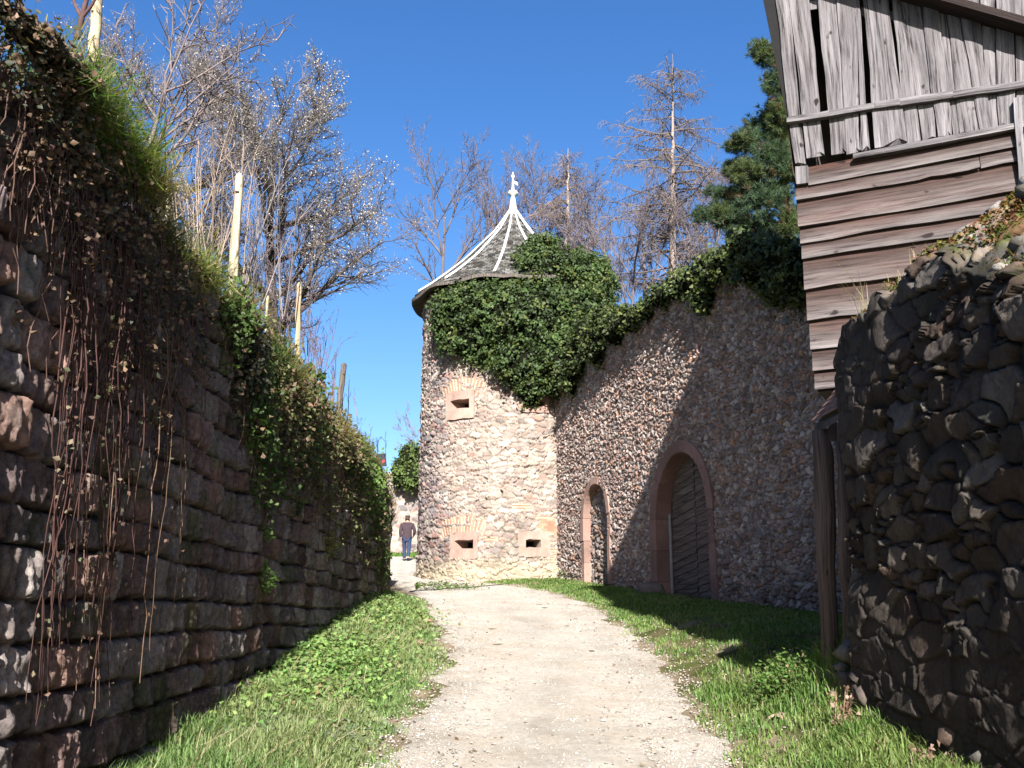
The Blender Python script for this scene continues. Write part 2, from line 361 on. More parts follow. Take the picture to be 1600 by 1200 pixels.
# ------------------------------------------------------------------ blades and leaves
def blades(name, P, height, width, col, seed, lean=0.5, parent=None, dirv=None, mat=None, droop=0.0):
    """bent grass blades; P roots; dirv optional mean direction per blade"""
    rng = np.random.default_rng(seed); n = len(P); a = rng.uniform(0, 2*np.pi, n)
    side = np.stack([np.cos(a), np.sin(a), 0*a], -1); out = np.stack([-np.sin(a), np.cos(a), 0*a], -1)*rng.uniform(0.1, 1, n)[:, None]*lean
    up = np.array((0, 0, 1.0))[None] if dirv is None else dirv
    h = (height*rng.uniform(0.55, 1.25, n))[:, None]; w_ = (width*rng.uniform(0.7, 1.3, n))[:, None]
    d1 = up*0.55 + out*0.3; p1 = P + d1*h; p2 = P + (up*0.86 + out*0.85)*h; p3 = P + (up*(1.0-droop) + out*1.7)*h; p3[:, 2] -= (droop*h[:, 0]*0.5)
    V = np.stack([P-side*w_, P+side*w_, p1-side*w_*0.8, p1+side*w_*0.8, p2-side*w_*0.5, p2+side*w_*0.5, p3], 1)
    b = (np.arange(n)*7)[:, None]
    q = np.concatenate([b+np.array([[0,1,3,2]]), b+np.array([[2,3,5,4]])], 0); t = b+np.array([[4,5,6]])
    shade = np.array([0.75,0.75,0.95,0.95,1.05,1.05,1.15]); c = col[:, None, :]*(shade*0+1)[None, :, None]
    return mesh_np(name, V.reshape(-1, 3), [q, t], mat or M['grass'], parent, c.reshape(-1, 3))
def leaves(name, P, Nrm, size, col, mat, seed, parent=None, spread=0.7, aspect=0.75, fold=0.18):
    rng = np.random.default_rng(seed); n = len(P)
    nn = Nrm + rng.normal(0, spread, (n, 3)); nn /= np.linalg.norm(nn, axis=1)[:, None]+1e-9
    r = rng.normal(0, 1, (n, 3)); a = np.cross(nn, r); a /= np.linalg.norm(a, axis=1)[:, None]+1e-9; b = np.cross(nn, a)
    s = (size*rng.uniform(0.6, 1.3, n))[:, None]
    V = np.stack([P - a*s*0.5, P - b*s*0.5*aspect - nn*s*fold - a*s*0.1, P + a*s*0.55, P + b*s*0.5*aspect - nn*s*fold - a*s*0.1], 1)
    b_ = (np.arange(n)*4)[:, None]; t = np.concatenate([b_+np.array([[0,1,2]]), b_+np.array([[0,2,3]])], 0)
    return mesh_np(name, V.reshape(-1, 3), t, mat, parent, np.repeat(col, 4, 0))
def greens(rng, n, base, var=0.35, dry=0.0, dryc=(0.35, 0.27, 0.12)):
    base = np.array(base); k = rng.uniform(1-var, 1+var, n)[:, None]; c = base*k*rng.uniform(0.85, 1.15, (n, 3))
    d = rng.random(n) < dry; c[d] = np.array(dryc)*rng.uniform(0.6, 1.3, (d.sum(), 1)); return c

# ------------------------------------------------------------------ left retaining wall
XW = -2.3
WTOP = EYE + 2.3
def wtop(y): return WTOP - np.interp(y, [16.4, 17.6, 18.3, 18.9], [0, 0.2, 0.5, 0.95])
def ashlar(s, t, seed=0):
    """s along the wall (m), t height (m)"""
    tt = t + 0.12*(vn(s*0.55, t*0.5, seed+3)-0.5) + 0.06*(vn(s*1.9, t*1.5, seed+4)-0.5)
    n = 60; rs = np.random.default_rng(seed); hs = rs.uniform(0.17, 0.25, n); lv = np.concatenate([[-3.0], -3.0+np.cumsum(hs)])
    j = np.clip(np.searchsorted(lv, tt, 'right')-1, 0, n-1); lo = lv[j]; hi = lv[j+1]
    # blocks in each course
    bw = 0.33; off = H2(j, j*0+1, seed+11)*bw; x = (s+0.05*(vn(s*3, t*3, seed+31)-0.5)-off)/bw; i = np.floor(x)
    def edge(i): return i + (H2(i, j, seed+12)-0.5)*0.75
    i = np.where(x < edge(i), i-1, np.where(x >= edge(i+1), i+1, i))
    e0 = edge(i); e1 = edge(i+1); dx = np.minimum(x-e0, e1-x)*bw-0.008; dy = np.minimum(tt-lo, hi-tt)+0.004
    wob = 0.022*(fbm(s*15, t*15, seed+5, 3)-0.5)*2; dx = dx+wob; dy = dy+wob
    jw = 0.003 + 0.011*H2(i, j, seed+13)
    # rounded corner distance
    q = 0.017; ax = np.clip(q-dx+jw, 0, None); ay = np.clip(q-dy+jw, 0, None); dd = q - np.sqrt(ax**2+ay**2)
    p = sstep(-0.006, q, dd)
    r1 = H2(i, j, seed+14); r2 = H2(i, j, seed+15); r3 = H2(i, j, seed+16); r4 = H2(i, j, seed+17)
    cx = (x-(e0+e1)/2)*bw; cy = tt-(lo+hi)/2
    rid = (fbm(s*30+r1*50, t*8, seed+21, 4)-0.5); rid2 = (fbm(s*9, t*6+r2*30, seed+22, 3)-0.5)
    big = (r3 < 0.7)
    h = p*(0.028+0.026*r1 + ((r2-0.5)*0.24+np.where(s > 8.9, 0.22, 0.09))*cx + (r3-0.5)*0.1*cy) + p*(rid*np.where(big, 0.1, 0.05) + rid2*0.05 + (fbm(s*55, t*45, seed+25, 2)-0.5)*0.018) - 0.02*(1-p)
    return h, p, i, j, (r1, r2, r3, r4), rid
def build_left_wall():
    root = empty('retaining_wall', (XW, 8, 0), 'tall retaining wall of dark sandstone blocks with creepers, along the left of the lane', 'stone wall')
    # columns spaced for the view
    ys = [-7.0]
    while ys[-1] < 18.8:
        y = max(ys[-1], 3.8); ys.append(ys[-1] + (0.3 if ys[-1] < 2.5 else min(0.05, max(0.012, y*y/(2.3*998)*0.62))))
    ys = np.array(ys); ts = np.arange(-0.5, WTOP+0.02, 0.0125)
    S, T = np.meshgrid(ys, ts)
    h, p, i, j, (r1, r2, r3, r4), rid = ashlar(S, T, 5)
    pal = [(0.2,0.135,0.118),(0.175,0.13,0.122),(0.235,0.195,0.175),(0.165,0.12,0.106),(0.22,0.14,0.112),(0.18,0.15,0.14),(0.26,0.22,0.2)]
    c = palette(r4, pal)*(0.65+0.7*r1)[..., None]*(0.75+0.5*fbm(S*20, T*20, 72, 3))[..., None]
    lich_sunlit = sstep(0.55, 0.72, fbm(S*5, T*5, 71, 4)+0.35*rid); lich_sunlit = np.maximum(lich_sunlit, 0.55*sstep(0.4, 0.6, fbm(S*2, T*3, 73, 3))*sstep(9.5, 12, S)*sstep(3.6, 2.2, T))*(0.25+0.75*sstep(8.5, 11, S)*sstep(4.2, 2.2, T))*p  # lichen; the far lower part also paints in pale sunlit strokes
    c = c*(1-0.75*lich_sunlit[..., None]) + np.array((0.47, 0.44, 0.38))*0.75*lich_sunlit[..., None]
    yel = sstep(0.5, 0.66, fbm(S*1.1, T*1.5, 75, 3))*sstep(13, 16, S)
    c = c*(1-0.5*yel[..., None]) + np.array((0.34, 0.27, 0.12))*0.5*yel[..., None]
    moss = sstep(0.62, 0.75, fbm(S*2.6, T*2.6, 74, 4))*0.6
    c = c*(1-moss[..., None]) + np.array((0.07, 0.09, 0.03))*moss[..., None]
    c = c*(0.3+0.7*p)[..., None]          # joints darker than the faces
    wav = 0.06*(fbm(S*0.25, T*0.3, 78, 2)-0.5)*2 + np.where(S < 8.9, 0.05, 0.0)*sstep(8.95, 8.85, S)
    V = np.stack([XW+h+wav+0.004*(WTOP-T)*2, S, np.minimum(T, wtop(S)+0.05*(vn(S*4, S*0, 6)-0.5))], -1)
    mesh_np('stone_face', V.reshape(-1, 3), gridfaces(*S.shape), M['ashlar'], root, c.reshape(-1, 3), True)
    # far end of the wall, colour lifted as if sunlit, and the ragged top
    zs = np.arange(0.4, WTOP-0.9, 0.03); xs = np.arange(XW+0.04, XW-1.2, -0.03); X, Z = np.meshgrid(xs, zs)
    h, p, i, j, (r1, r2, r3, r4), rid = ashlar(X+30, Z, 9)
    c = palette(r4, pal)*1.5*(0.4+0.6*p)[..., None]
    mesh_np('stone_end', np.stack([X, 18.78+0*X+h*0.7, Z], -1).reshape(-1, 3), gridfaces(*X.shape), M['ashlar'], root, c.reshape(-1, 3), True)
    # earth behind the wall
    ys = np.concatenate([np.linspace(-10, 4, 15)[:-1], np.arange(4, 18.9, 0.12)]); xs = np.concatenate([np.arange(XW+0.06, XW-2, -0.1), np.linspace(XW-2.1, -40, 25)])
    X, Y = np.meshgrid(xs, ys); d = XW - X
    Z = WTOP - 0.06 + 0.1*(fbm(X*1.5, Y*1.5, 41, 3)-0.3)*sstep(-0.05, 0.4, d) + 0.05*np.clip(d, 0, 3) + 0.03*np.clip(d-3, 0, 99) + (wtop(Y)-WTOP)
    c = np.array((0.1, 0.1, 0.04))*(0.6+0.8*fbm(X*3, Y*3, 42, 3))[..., None]
    o = mesh_np('terrace', np.stack([X, Y, Z], -1).reshape(-1, 3), gridfaces(*X.shape), bpy.data.materials['turf_soil'], None, c.reshape(-1, 3), True); tag(o, kind='structure')
    far = MB(); far.add([(-40, 18.8, 4.4), (-6.9, 18.8, 3.4), (-11, 60, 6), (-60, 90, 12), (-40, 18.8, -3), (-6.9, 18.8, -3), (-11, 60, -3)], [(0,1,2,3), (0,4,5,1), (1,5,6,2)])
    o = far.build('hillside', bpy.data.materials['turf_soil'], col=[(0.09, 0.1, 0.04)]*7); tag(o, kind='structure')
build_left_wall()

# ------------------------------------------------------------------ tower
TC = np.array((0.03, 29.2)); TR = 2.68
def on_tower(u, v, R=TR):
    r = ray(u, v); a = r[0]**2+r[1]**2; b = -2*(TC[0]*r[0]+TC[1]*r[1]); c = TC @ TC - R*R
    k = (-b-math.sqrt(max(b*b-4*a*c, 0)))/(2*a); p = O+r*k
    return math.atan2(p[0]-TC[0], -(p[1]-TC[1])), p[2]         # angle from the front, height
def tp(a, z, R): return np.array((TC[0]+R*math.sin(a), TC[1]-R*math.cos(a), z))
def build_tower():
    root = empty('round_tower', (TC[0], TC[1], 2.3), 'round rubble stone tower with a pointed slate roof and white ribs at the bend', 'tower')
    H0, H1 = 1.2, EYE+8.98
    holes = []
    for (u0, v0, u1, v1) in ((700,615,742,653),(706,832,748,873),(809,830,858,871),(816,618,856,646)):
        a0, z1 = on_tower(u0, v0); a1, z0 = on_tower(u1, v1); holes.append((a0, a1, z0, z1))
    an = np.concatenate([np.linspace(-1.75, 1.0, 470), np.linspace(1.0, 2*math.pi-1.75, 60)[1:]]); zs = np.arange(H0, H1, 0.023)
    A, Z = np.meshgrid(an, zs)
    h, c, p = rubble(A*TR+40, Z+0.04*np.sin(A*6), 0.27, 0.135, 21, 0.06, 0.16, PAL_TOWER, (0.58, 0.5, 0.43), 0.3, 1.05, 0.01, 0.4)
    # cleaner, pale mortared band half way up; darker stones low down
    pale = sstep(0.42, 0.6, fbm(A*2.2+3, Z*0.5, 33, 3)+0.25*np.exp(-((Z-6.2)/1.9)**2))
    c = (c*(0.55+0.45*p)[..., None])*(1-0.3*pale[..., None]) + np.array((0.62, 0.5, 0.38))*0.3*pale[..., None]*(0.6+0.4*p)[..., None]
    dk = sstep(4.6, 3.4, Z)*sstep(0.35, 0.6, fbm(A*4, Z*1.5, 35, 3))*0.4; c = c*(1-dk[..., None]*0.6)
    base = sstep(3.1, 2.5, Z)[..., None]*0.55; c = c*(1-base) + np.array((0.6, 0.5, 0.33))*base; c = c*0.99
    # brick relieving arches round the loopholes
    def bricks(u0, v0, u1, v1, bend):
        nonlocal c, h
        a0, z1 = on_tower(u0, v0); a1, z0 = on_tower(u1, v1); am = (a0+a1)/2; wd = (a1-a0)/2
        q = (A-am)/wd; zz = Z + bend*q*q; m_ = (np.abs(q) < 1) & (zz > z0) & (zz < z1)
        x = (A-am)*TR - (zz-z0)*q*0.35; k = np.floor(x/0.085); fr = x/0.085-k
        jn = (fr < 0.2) | (fr > 0.97); bc = np.array((0.52, 0.3, 0.21))*(0.75+0.5*H2(k, k*0+4, 9))[..., None]
        bc = np.where(jn[..., None], np.array((0.62, 0.55, 0.43)), bc); hard = m_ & (fbm(A*9, Z*9, 19, 2) > 0.3)
        c = np.where(hard[..., None], bc, c); h = np.where(hard, np.where(jn, 0.02, 0.04), h)
    bricks(694, 596, 760, 614, 0.16); bricks(692, 808, 760, 831, 0.14)
    def courses(u0, v0, u1, v1):
        nonlocal c, h
        a0, z1 = on_tower(u0, v0); a1, z0 = on_tower(u1, v1)
        m_ = (A > a0) & (A < a1) & (Z > z0) & (Z < z1) & (fbm(A*9, Z*5, 29, 3) > 0.4); k = np.floor(Z/0.07); jn = (Z/0.07-k) < 0.25
        bc = np.array((0.5, 0.28, 0.19))*(0.75+0.5*H2(k, np.floor(A*TR/0.2+k*0.5), 9))[..., None]; bc = np.where(jn[..., None], np.array((0.58, 0.5, 0.4)), bc)
        c = np.where(m_[..., None], bc, c); h = np.where(m_, np.where(jn, 0.02, 0.04), h)
    courses(836, 806, 872, 850); courses(800, 788, 842, 797); courses(752, 838, 806, 846); courses(858, 855, 880, 880)
    R = TR + 0.055*(H1-Z)/8 - 0.03 + h
    V = np.stack([TC[0]+R*np.sin(A), TC[1]-R*np.cos(A), Z], -1)
    Ac = (A[:-1, :-1]+A[1:, 1:])/2; Zc = (Z[:-1, :-1]+Z[1:, 1:])/2; keep = np.ones(Ac.shape, bool)
    for (a0, a1, z0, z1) in holes: keep &= ~((Ac > a0+0.012) & (Ac < a1-0.012) & (Zc > z0+0.03) & (Zc < z1-0.03))
    mesh_np('wall', V.reshape(-1, 3), gridfaces(A.shape[0], A.shape[1], keep), M['rubble'], root, c.reshape(-1, 3), True)
    # sandstone loophole frames, each a splayed slit
    rng = random.Random(3)
    for k, (a0, a1, z0, z1) in enumerate(holes):
        dz = z1-z0; da = a1-a0; mb = MB(); Ro = TR+0.06+0.02; n = 10
        ia0, ia1 = (a0+da*0.17, a1-da*0.15) if k != 2 else (a0+da*0.24, a1-da*0.3)
        iz0, iz1 = z0+dz*0.37, z1-dz*0.31
        def P(a, z, R): return tp(a, z, R)
        cs = []
        rows = [z0, iz0, iz1, z1]; cols = [a0]+list(np.linspace(ia0, ia1, 5))+[a1]
        idx = {}
        for q, a in enumerate(cols):
            for r_, z in enumerate(rows):
                jz = 0.012*math.sin(q*2.1+r_+k)
                if k == 2 and r_ == 2: jz -= 0.05*((q-3)/3)**2
                idx[q, r_] = len(mb.v); mb.v.append(tuple(P(a, z+jz, Ro+rng.uniform(-0.01, 0.01)))); mb.uv.append((a, z))
        for q in range(len(cols)-1):
            for r_ in range(3):
                if r_ == 1 and 0 < q < len(cols)-2: continue
                mb.f.append((idx[q, r_], idx[q+1, r_], idx[q+1, r_+1], idx[q, r_+1]))
        # reveal: splays inwards
        ca, cz = (ia0+ia1)/2, (iz0+iz1)/2; last = len(cols)-2
        loop = [(q, 1) for q in range(1, last+1)] + [(q, 2) for q in range(last, 0, -1)]
        inner = []
        for (q, r_) in loop:
            a = cols[q]; z = rows[r_]; inner.append(len(mb.v)); mb.v.append(tuple(P(ca+(a-ca)*0.62, cz+(z-cz)*0.7, TR-0.42))); mb.uv.append((a, z))
        for t in range(len(loop)):
            t2 = (t+1) % len(loop); mb.f.append((idx[loop[t]], inner[t], inner[t2], idx[loop[t2]]))
        # outer side skirts
        o_l = [(q, 0) for q in range(len(cols))] + [(len(cols)-1, 3)] + [(q, 3) for q in range(len(cols)-2, -1, -1)]
        o_l = [(q, 0) for q in range(len(cols))] + [(len(cols)-1, r_) for r_ in (1, 2, 3)] + [(q, 3) for q in range(len(cols)-2, -1, -1)] + [(0, 2), (0, 1)]
        sk = []
        for (q, r_) in o_l: sk.append(len(mb.v)); mb.v.append(tuple(P(cols[q], rows[r_], TR-0.1))); mb.uv.append((0, 0))
        for t in range(len(o_l)):
            t2 = (t+1) % len(o_l); mb.f.append((idx[o_l[t]], idx[o_l[t2]], sk[t2], sk[t]))
        cc = np.array((0.47, 0.31, 0.25)) if k != 2 else np.array((0.42, 0.31, 0.25))
        cl = [tuple(cc*rng.uniform(0.85, 1.15)) for _ in mb.v]
        f = mb.build('loophole_frame', M['sandstone'], root, col=cl)
        b = MB(); b.add([P(cols[0]+(cols[-1]-cols[0])*0.15, z0+dz*0.25, TR-0.41), P(cols[-1]-(cols[-1]-cols[0])*0.15, z0+dz*0.25, TR-0.41), P(cols[-1]-(cols[-1]-cols[0])*0.15, z1-dz*0.2, TR-0.41), P(cols[0]+(cols[-1]-cols[0])*0.15, z1-dz*0.2, TR-0.41)], [(0,1,2,3)])
        b.build('opening', M['dark'], f)  # black sheet standing for the unlit depth of the slit
    # roof: bell-cast cone, twelve-sided, slates in rows
    prof = [(0.10, 12.05), (0.3, 11.72), (0.58, 11.3), (1.1, 10.72), (1.56, 10.22), (2.05, 9.78), (2.5, 9.4), (2.9, 9.1), (3.03, 8.98)]
    L = [0]
    for a, b in zip(prof, prof[1:]): L.append(L[-1]+math.hypot(a[0]-b[0], a[1]-b[1]))
    L = np.array(L); rr = np.array([q[0] for q in prof]); zz = np.array([q[1] for q in prof])+EYE
    ls = np.arange(0, L[-1], 0.02); an = np.linspace(0, 2*math.pi, 721); Am, Lm = np.meshgrid(an, ls)
    off = rad(-10); sec = 2*math.pi/12; loc = (Am-off) % sec - sec/2
    poly = math.cos(sec/2)/np.cos(loc); poly = 1+(poly-1)*0.8
    Rm = np.interp(Lm, L, rr)*poly*1.015; Zm = np.interp(Lm, L, zz)
    row = np.floor(Lm/0.125); fr = Lm/0.125-row; circ = np.maximum(np.interp((row+0.5)*0.125, L, rr), 0.15)
    cnt = np.maximum(np.round(circ*2*math.pi/0.15), 6); kk = np.floor(Am/(2*math.pi)*cnt+0.5*(row % 2)); fx = Am/(2*math.pi)*cnt+0.5*(row % 2)-kk
    q = H2(kk, row, 5); round_ = 1-0.35*(2*fx-1)**2
    hh = 0.03*np.clip(fr/round_, 0, 1)*(0.6+0.8*q)*(fr < round_) + 0.01*(q-0.5)
    Cm = palette(H2(kk, row, 6), [(0.06,0.058,0.055),(0.11,0.105,0.095),(0.085,0.075,0.065),(0.16,0.155,0.14),(0.05,0.048,0.045),(0.22,0.215,0.2)])
    Cm = Cm*(np.where(fr < round_, 1, 0.5)*np.where((fx < 0.06) | (fx > 0.94), 0.55, 1))[..., None]
    V = np.stack([TC[0]+(Rm+hh*0.7)*np.sin(Am), TC[1]-(Rm+hh*0.7)*np.cos(Am), Zm+hh*0.7], -1)
    roof = mesh_np('roof', V.reshape(-1, 3), gridfaces(*Am.shape), M['slate'], root, Cm.reshape(-1, 3))
    s = MB()                                                # boarded underside of the eave
    nn = 72; rings = [(3.06, 8.99, 1), (3.05, 8.90, 1), (2.5, 9.12, 0)]
    for (r0, z0, ed) in rings:
        for k in range(nn):
            a = 2*math.pi*k/nn; wv = (0.03*math.sin(k*5.3) if ed else 0); s.v.append(tuple(tp(a, z0+EYE+wv, r0+wv))); s.uv.append((a*3, r0))
    for r_ in range(2):
        for k in range(nn): s.f.append((r_*nn+k, r_*nn+(k+1) % nn, (r_+1)*nn+(k+1) % nn, (r_+1)*nn+k))
    s.build('eave', M['oldwood'], root)
    for k in range(12):
        a = off + k*sec; mb = MB(); pts = []
        for (r_, z_) in prof[:-1]:
            r2 = r_*1.015+0.035
            pts.append((r2, z_+EYE+0.03))
        w_ = 0.043; b0 = 0
        tx = np.array((math.cos(a), math.sin(a), 0))
        for (r_, z_) in pts:
            c0 = tp(a, z_, r_); wk = w_*(0.5+0.5*min(1, r_/0.8))
            for s_, dz in ((-1, -0.02), (-0.35, 0.035), (0.35, 0.035), (1, -0.02)): mb.v.append(tuple(c0+tx*s_*wk+np.array((0, 0, dz)))); mb.uv.append((0, 0))
        for i in range(len(pts)-1):
            for t in range(3): mb.f.append((i*4+t, i*4+t+1, (i+1)*4+t+1, (i+1)*4+t))
        e = (len(pts)-1)*4; mb.f.append((e, e+1, e+2, e+3))
        mb.build('ridge_strip', M['white'], roof)
    # finial
    mb = MB(); z = EYE+11.9
    pr = [(0.2, 0), (0.23, 0.05), (0.16, 0.12), (0.12, 0.3), (0.075, 0.6), (0.055, 0.68), (0.15, 0.72), (0.165, 0.77), (0.14, 0.83), (0.05, 0.88), (0.04, 1.0), (0.035, 1.28), (0.06, 1.31), (0.06, 1.36), (0.03, 1.4), (0.006, 1.5)]
    mb.ring([tp(0, 0, 0)*np.array((1, 1, 0))+np.array((0, 0, z+q[1])) for q in pr], [q[0] for q in pr], 12)
    fin = mb.build('finial', M['white'], root, smooth=True)
    v = MB(); v.add([(TC[0]+0.02, TC[1], z+1.12), (TC[0]+0.16, TC[1]-0.02, z+1.02), (TC[0]+0.14, TC[1]-0.02, z+1.14), (TC[0]+0.02, TC[1], z+1.2), (TC[0]+0.02, TC[1]+0.02, z+1.12), (TC[0]+0.16, TC[1], z+1.02), (TC[0]+0.14, TC[1], z+1.14), (TC[0]+0.02, TC[1]+0.02, z+1.2)], [(0,1,2,3),(7,6,5,4),(0,4,5,1),(2,6,7,3),(1,5,6,2)])
    v.build('wind_vane', M['white'], fin)
build_tower()

# ------------------------------------------------------------------ tall garden wall on the right
def wx(y): return 9.28 - 0.3*y
WD = np.array((0.287, -0.958, 0)); WN = np.array((-0.958, -0.287, 0)); WP0 = np.array((wx(27.4), 27.4, 0))
def on_wall(u, v, out=0.0):
    p = onPlane(u, v, WP0+WN*out, WN); return float((p-WP0) @ WD), p[2]
def wpt(s, z, out=0.0): return WP0 + WD*s + WN*out + np.array((0, 0, z))
def wall_top(s):
    ctl = [(866, 590), (905, 560), (960, 525), (1010, 480), (1060, 455), (1120, 430), (1180, 420), (1250, 405), (1290, 400)]
    q = [on_wall(*k) for k in ctl]; return np.interp(s, [k[0] for k in q], [k[1] for k in q])
def arch_inside(s, z, c, hw, zb, zs, rise):
    """rounded arch opening: centre c, half width hw, spring zs, rise"""
    t = np.clip(1-((s-c)/hw)**2, 0, 1); return (np.abs(s-c) < hw) & (z > zb) & (z < zs + rise*np.sqrt(t))
def arch_outline(c, hw, zb, zs, rise, n=18):
    pts = [(c-hw, zb), (c-hw, zb+(zs-zb)*0.33), (c-hw, zb+(zs-zb)*0.66)]
    for k in range(n+1):
        t = math.pi*(1-k/n); pts.append((c+hw*math.cos(t), zs+rise*math.sin(t)))
    return pts + [(c+hw, zb+(zs-zb)*0.66), (c+hw, zb+(zs-zb)*0.33), (c+hw, zb)]
def build_right_wall():
    root = empty('garden_wall', tuple(WP0+WD*8+np.array((0, 0, 1.5))), 'tall rubble stone wall with two arched sandstone doorways, between the round tower and the barn', 'stone wall')
    s0, zb0 = on_wall(914, 895); s1, zt0 = on_wall(956, 735)
    A = dict(c=(s0+s1)/2, hw=(s1-s0)/2, zb=zb0-0.3, zt=zt0)
    s0, zb1 = on_wall(1026, 935); s1, _ = on_wall(1128, 935); _, zt1 = on_wall(1072, 680)
    B = dict(c=(s0+s1)/2, hw=(s1-s0)/2, zb=zb1-0.3, zt=zt1)
    fa, fb = 0.18, 0.26                              # frame widths
    ia = (A['c'], A['hw']-fa, A['zb'], A['zt']-0.22-(A['hw']-fa)*1.0, (A['hw']-fa)*1.0)
    ib = (B['c'], B['hw']-fb, B['zb'], B['zt']-0.32-(B['hw']-fb)*1.08, (B['hw']-fb)*1.08)
    ss = np.arange(-0.3, 13.5, 0.0145); zs = np.arange(0.9, 8.9, 0.0145); S, Z = np.meshgrid(ss, zs)
    h, c, p = rubble(S, Z+0.05*np.sin(S*1.3), 0.125, 0.088, 51, 0.05, 0.17, PAL_WALL, (0.3, 0.255, 0.215), 0.3, 1.0, 0.009, 0.4)
    c = c*1.36*np.array((1.03, 0.99, 0.97))
    c = c*(0.42+0.58*p)[..., None]
    bulge = 0.1*(fbm(S*0.35, Z*0.35, 57, 2)-0.5)
    P = WP0 + WD*S[..., None] + WN*(h+bulge)[..., None]; P[..., 2] = Z
    Sc = (S[:-1, :-1]+S[1:, 1:])/2; Zc = (Z[:-1, :-1]+Z[1:, 1:])/2
    keep = Zc < wall_top(Sc)+0.15*(fbm(Sc*2, Sc*0, 4, 2)-0.5)
    for q, a in ((A, ia), (B, ib)): keep &= ~arch_inside(Sc, Zc, a[0], a[1]+0.06, a[2]-1, a[3], a[4]+0.06)
    mesh_np('rubble_face', P.reshape(-1, 3), gridfaces(S.shape[0], S.shape[1], keep), M['rubble'], root, c.reshape(-1, 3), True)
    # body and top behind the face
    mb = MB(); n = 40
    for k in range(n+1):
        s = -0.3+15.5*k/n; zt = float(wall_top(s))-0.1
        for (d_, z) in ((-0.5, 0.3), (-0.5, zt), (-0.05, zt)): mb.v.append(tuple(wpt(s, z, d_))); mb.uv.append((s, z))
    for k in range(n):
        for t in range(2): mb.f.append((k*3+t, (k+1)*3+t, (k+1)*3+t+1, k*3+t+1))
    mb.f.append((0, 1, 2)); mb.build('wall_core', M['soil'], root)
    rng = random.Random(8)
    # sandstone surrounds: jamb and arch stones as one carved ring with real joints
    def surround(a, fw, proud, depth, base, name):
        cI, hwI, zb, zs, rise = a; rs = random.Random(int(cI*100)); objs = []
        inn = arch_outline(cI, hwI, zb, zs, rise, 20); out = arch_outline(cI, hwI+fw, zb, zs, rise+fw*0.95, 20)
        mb = MB(); cl = []
        groups = [(0, 1), (1, 2), (2, 3)] + [(k, k+4) for k in range(3, 23, 4)] + [(23, 24), (24, 25), (25, 26)]
        for gi, (g0, g1) in enumerate(groups):
            g1 = min(g1, len(inn)-1)
            if g0 >= g1: continue
            tint = np.array(base)*rs.uniform(0.82, 1.15); ex = rs.uniform(-0.03, 0.08) if (g1 <= 3 or g0 >= 23) else 0.0; pr = proud+rs.uniform(-0.012, 0.012)
            b = len(mb.v)
            for k in range(g0, g1+1):
                i = inn[k]; o_ = out[k]; o2 = (o_[0]+(ex if o_[0] > cI else -ex), o_[1])
                sh = 0.004*(1 if k == g0 else -1 if k == g1 else 0)
                for (q, d_) in ((i, -depth), (i, pr-0.02), ((i[0]*0.93+o2[0]*0.07, i[1]*0.93+o2[1]*0.07), pr), (o2, pr), (o2, -0.05)):
                    mb.v.append(tuple(wpt(q[0]+(sh if abs(q[1]-zs) > 0 and (q[1] > zs) else 0), q[1]+(sh if q[1] <= zs else 0), d_))); mb.uv.append(q); cl.append(tuple(tint*rs.uniform(0.93, 1.07)))
            for k in range(g1-g0):
                for t in range(4): mb.f.append((b+k*5+t, b+k*5+t+1, b+(k+1)*5+t+1, b+(k+1)*5+t))
            mb.f.append(tuple(b+t for t in range(5))); e = b+(g1-g0)*5; mb.f.append(tuple(e+t for t in range(5))[::-1])
        return mb.build(name, M['sandstone'], root, col=cl)
    surround(ia, fa, 0.09, 0.16, (0.4, 0.26, 0.21), 'door_surround')
    surround(ib, fb, 0.1, 0.34, (0.33, 0.2, 0.165), 'door_surround')
    # the small doorway is walled up with rubble, set back
    s2 = np.arange(ia[0]-ia[1]-0.05, ia[0]+ia[1]+0.05, 0.021); z2 = np.arange(ia[2], A['zt'], 0.021); S, Z = np.meshgrid(s2, z2)
    h, c, p = rubble(S+9, Z, 0.2, 0.14, 52, 0.06, 0.3, PAL_WALL, (0.34, 0.29, 0.23), 0.4, 1, 0.014, 0.4)
    P = WP0 + WD*S[..., None] + WN*(h-0.15)[..., None]; P[..., 2] = Z
    mesh_np('rubble_infill', P.reshape(-1, 3), gridfaces(*S.shape), M['rubble'], root, (c*(0.5+0.5*p)[..., None]).reshape(-1, 3), True)
    # big plank door: two leaves, diagonal boards
    mb = MB(); cI, hwI, zb, zs, rise = ib; dep = -0.26; zt = zs+rise
    def topz(s): return zs+rise*math.sqrt(max(0, 1-((s-cI)/hwI)**2))
    for leaf in (0, 1):
        mb = MB(); x0 = cI-hwI if leaf == 0 else cI+0.012; x1 = cI-0.012 if leaf == 0 else cI+hwI
        n = 9; wdt = (x1-x0)
        zz = zb+0.3; kk = 0
        while zz < zt+1.2:
            hgt = rng.uniform(0.13, 0.17); sl = 0.55 if leaf == 0 else 0.55
            cols = np.linspace(x0, x1, n); b = len(mb.v); uo = rng.uniform(0, 40); pr = dep+rng.uniform(-0.004, 0.006)
            good = 0
            for s in cols:
                dz = (s-x0)*0.16; tz = topz(s)-0.0; lo = min(zz-0.35+dz, tz); hi = min(zz-0.35+dz+hgt-0.004, tz)
                lo = max(lo, zb); hi = max(hi, zb)
                if hi-lo > 0.01: good += 1
                for (z_, d_) in ((lo, pr-0.02), (lo, pr+0.014), (hi, pr), (hi, pr-0.02)): mb.v.append(tuple(wpt(s, z_, d_))); mb.uv.append((z_+uo, s-x0+uo))
            if good:
                for k in range(n-1):
                    for t in range(3): mb.f.append((b+k*4+t, b+k*4+t+1, b+(k+1)*4+t+1, b+(k+1)*4+t))
            zz += hgt
